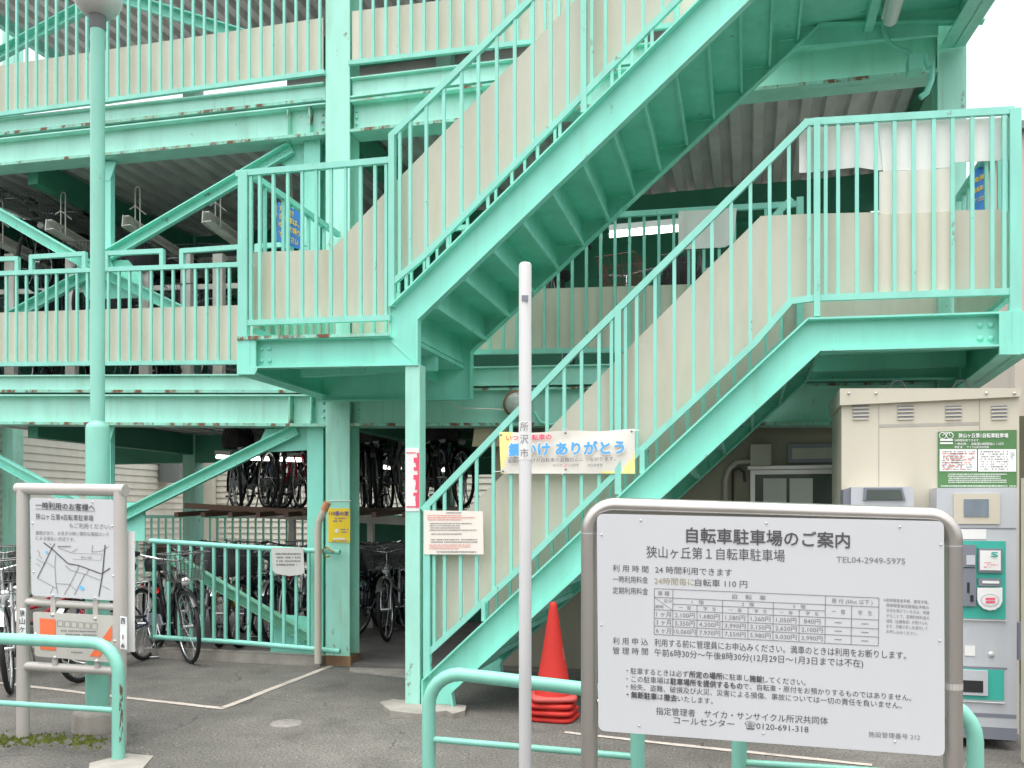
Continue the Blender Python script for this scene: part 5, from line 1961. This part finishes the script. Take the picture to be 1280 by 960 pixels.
# frame
fr_pts = []
corner = lambda cx, cy, a0, a1, rx, ry: [(cx + rx * math.cos(math.radians(a0 + (a1 - a0) * i / 8)), cy - ry * math.sin(math.radians(a0 + (a1 - a0) * i / 8))) for i in range(9)]
back = -nS * .045
lt, rt = plS(735, 700) + back, plS(1196, 700) + back
fr_pts = [V((lt.x, lt.y, 0))] + [plS(x, y) + back for x, y in [(735, 720)] + corner(767, 664, 180, 90, 32, 32) + corner(1164, 677, 90, 0, 32, 32) + [(1196, 760)]] + [V((rt.x, rt.y, 0))]
MB().tube(fr_pts, .032, 18).build('frame', 'steel', sg)
for y0, y1 in ((662, 676), (880, 905)):
    MB().tube([plS(738, y0) + back * 1.1, plS(1194, y1) + back * 1.1], .012, 8).build('crossbar', 'steel', sg)
for x, y in ((801, 650.5), (958, 654), (1124.5, 658.5), (752, 668.5), (1176, 681), (752, 781), (1174.5, 801), (799, 907), (954, 916.5), (1118.5, 927)):
    m2 = MB()
    p0 = plS(x, y)
    m2.add([p0 + nS * .002 + V((.005 * math.cos(i * .785), 0, .005 * math.sin(i * .785))) for i in range(8)] + [p0 + nS * .005], [(i, (i + 1) % 8, 8) for i in range(8)])
    m2.build('screw', 'mach', pan)
for x, y in ((735, 667), (1196, 683)):
    q_ = plS(x, y) + back
    MB().tube([q_ + V((0, 0, -.002)), q_ + V((0, 0, .002))], .0328, 18).build('weld_ring', 'alu', sg)
q_ = plS(1196, 860) + back
MB().tube([q_ + V((0, 0, -.012)), q_ + V((0, 0, .010))], .0323, 18).build('scuff_band', 'frame_grey', sg)
T = MB()


def tx(body, a, b, size, bold=0.0, mi=0):
    text(T, body, a, b, size, plS, nS, mi, bold, .0015)


tx('自転車駐車場のご案内', (858, 669), (1062, 676), 19, .014)
tx('狭山ヶ丘第１自転車駐車場', (808, 690), (981, 695), 15, 0)
tx('TEL04-2949-5975', (1045.5, 699), (1131.5, 701.5), 9.5, 0, 1)
tx('利 用 時 間', (766, 710), (810.5, 711.8), 8.6)
tx('24 時間利用できます', (819, 712), (915, 716), 9.2)
tx('一時利用料金', (766, 724), (810, 725.2), 8.6)
tx('24時間毎に', (818, 726), (868, 727.8), 9.2, 0, 2)
tx('自転車 110 円', (869, 728), (934, 730.5), 9.2)
tx('定期利用料金', (766, 738), (810, 739.4), 8.6)
tx('利 用 申 込', (766, 801), (810, 802.3), 8.8)
tx('利用する前に管理員にお申込みください。満車のときは利用をお断りします。', (818, 803), (1132.5, 819.5), 9.8)
tx('管 理 時 間', (766, 813.2), (810, 814.5), 8.8)
tx('午前6時30分～午後8時30分(12月29日～1月3日までは不在)', (818, 815.4), (1079, 829.5), 9.8)
tx('・駐車するときは必ず', (783, 838.3), (860.5, 842.7), 8)
tx('所定の場所', (861.5, 842.8), (903, 845.4), 8.2, .02)
tx('に駐車し', (904, 845.6), (936, 847.8), 8)
tx('施錠', (937, 847.9), (953, 849.2), 8.2, .02)
tx('してください。', (954, 849.3), (1007, 853.2), 8)
tx('・この駐車場は', (783, 848.2), (837, 851.4), 8)
tx('駐車場所を提供するもの', (838, 851.5), (928, 857.6), 8.2, .02)
tx('で、自転車・原付をお預かりするものではありません。', (929, 857.8), (1139, 872.4), 8)
tx('・紛失、盗難、破損及び火災、災害による損傷、事故については一切の責任を負いません。', (783, 858), (1127, 882), 8)
tx('・', (783, 868), (786, 868.2), 8)
tx('無断駐車', (789, 868.4), (821, 870.8), 8.2, .022)
tx('は', (822, 871), (829, 871.4), 8)
tx('撤去', (830, 871.5), (846, 872.8), 8.2, .022)
tx('いたします。', (847, 873), (891, 876.5), 8)
tx('指定管理者　サイカ・サンサイクル所沢共同体', (820, 888.5), (1035, 901.3), 9.6)
tx('コールセンター　☎0120-691-318', (842, 900), (1010.6, 911.7), 9.6)
tx('施設管理番号 212', (1085.6, 917.6), (1150, 921.8), 7, 0, 1)
for i, s in enumerate(('※身体障害者手帳、療育手帳、', '精神障害者保健福祉手帳の', '交付を受けている方は、申請', 'することで、定期利用料金の', '減免（全額免除）が受けられ', 'ます。手帳の写しを添付して', 'お申し込みください。')):
    x0 = 1104.5 if i == 0 else 1108
    x1 = (1161, 1161, 1161.5, 1161.5, 1159.5, 1159.5, 1147)[i]
    y = 749.8 + i * 6.55
    tx(s, (x0, y), (x1, y + 3.2), 4.5, 0, 1)
# the price table
q4 = ((818, 735.6), (1098.7, 747.4), (1097.8, 807.4), (817.8, 792.8))
cols = [0, .0825, .1905, .304, .418, .530, .646, .7616, .8788, 1.0]
tb = lambda u, v: bil(u, v, q4)


def tl(u0, v0, u1, v1, w_=.75):
    stroke(T, [tb(u0, v0), tb(u1, v1)], w_, plS, nS, 1, .0015)


for v in (0, 1):
    tl(0, v, 1, v)
tl(0, 0, 0, 1)
tl(1, 0, 1, 1)
tl(0, .19, 1, .19)
tl(cols[1], .32, cols[7], .32)
for v in (.46, .645, .815):
    tl(0, v, 1, v)
tl(cols[1], 0, cols[1], 1)
tl(cols[7], 0, cols[7], 1)
for c_ in (3, 5):
    tl(cols[c_], .19, cols[c_], 1)
for c_ in (2, 4, 6):
    tl(cols[c_], .32, cols[c_], 1)
tl(cols[8], .19, cols[8], 1)
tl(0, .19, cols[1], .46, .5)


def gw(b_):
    xs = [v[0] for v in glyphs(b_)[0]]
    return max(xs) - min(xs)


def cell(body, u0, u1, v, size, frac=.8, bold=0.0):
    c_ = (u0 + u1) / 2
    h = (u1 - u0) / 2 * frac
    if body.endswith('円'):
        h *= gw(body) / gw('1,680円')
    tx(body, tb(c_ - h, v), tb(c_ + h, v), size, bold, 1)


cell('車 種', 0, cols[1], .10, 6, .62)
cell('区分', .04, cols[1], .26, 4, .8)
cell('期間', 0, .045, .39, 4, .8)
cell('自　転　車', cols[1], cols[7], .10, 6, .22)
cell('原 付 (50cc 以下 )', cols[7], 1, .10, 6, .76)
for i, s in enumerate(('1　階', '2　階', '3　階')):
    cell(s, cols[1 + 2 * i], cols[3 + 2 * i], .255, 5, .24)
    cell('一　般', cols[1 + 2 * i], cols[2 + 2 * i], .39, 4.6, .5)
    cell('学　生', cols[2 + 2 * i], cols[3 + 2 * i], .39, 4.6, .5)
cell('一　般', cols[7], cols[8], .325, 6, .52)
cell('学　生', cols[8], 1, .325, 6, .52)
rows_ = (('1 ヶ月', '2,100円', '1,680円', '1,580円', '1,260円', '1,050円', '840円'), ('3 ヶ月', '5,350円', '4,200円', '3,990円', '3,150円', '2,620円', '2,100円'), ('6 ヶ月', '10,060円', '7,970円', '7,550円', '5,980円', '5,030円', '3,990円'))
for r_, row in enumerate(rows_):
    v = (.553, .73, .908)[r_]
    for c_, s in enumerate(row):
        cell(s, cols[c_], cols[c_ + 1], v, 7, .78 if c_ else .8)
    for c_ in (7, 8):
        u = (cols[c_] + cols[c_ + 1]) / 2
        tl(u - .016, v, u + .016, v, .9)
T.build('lettering', ['ink', 'ink_grey', 'ink_faded'], pan)
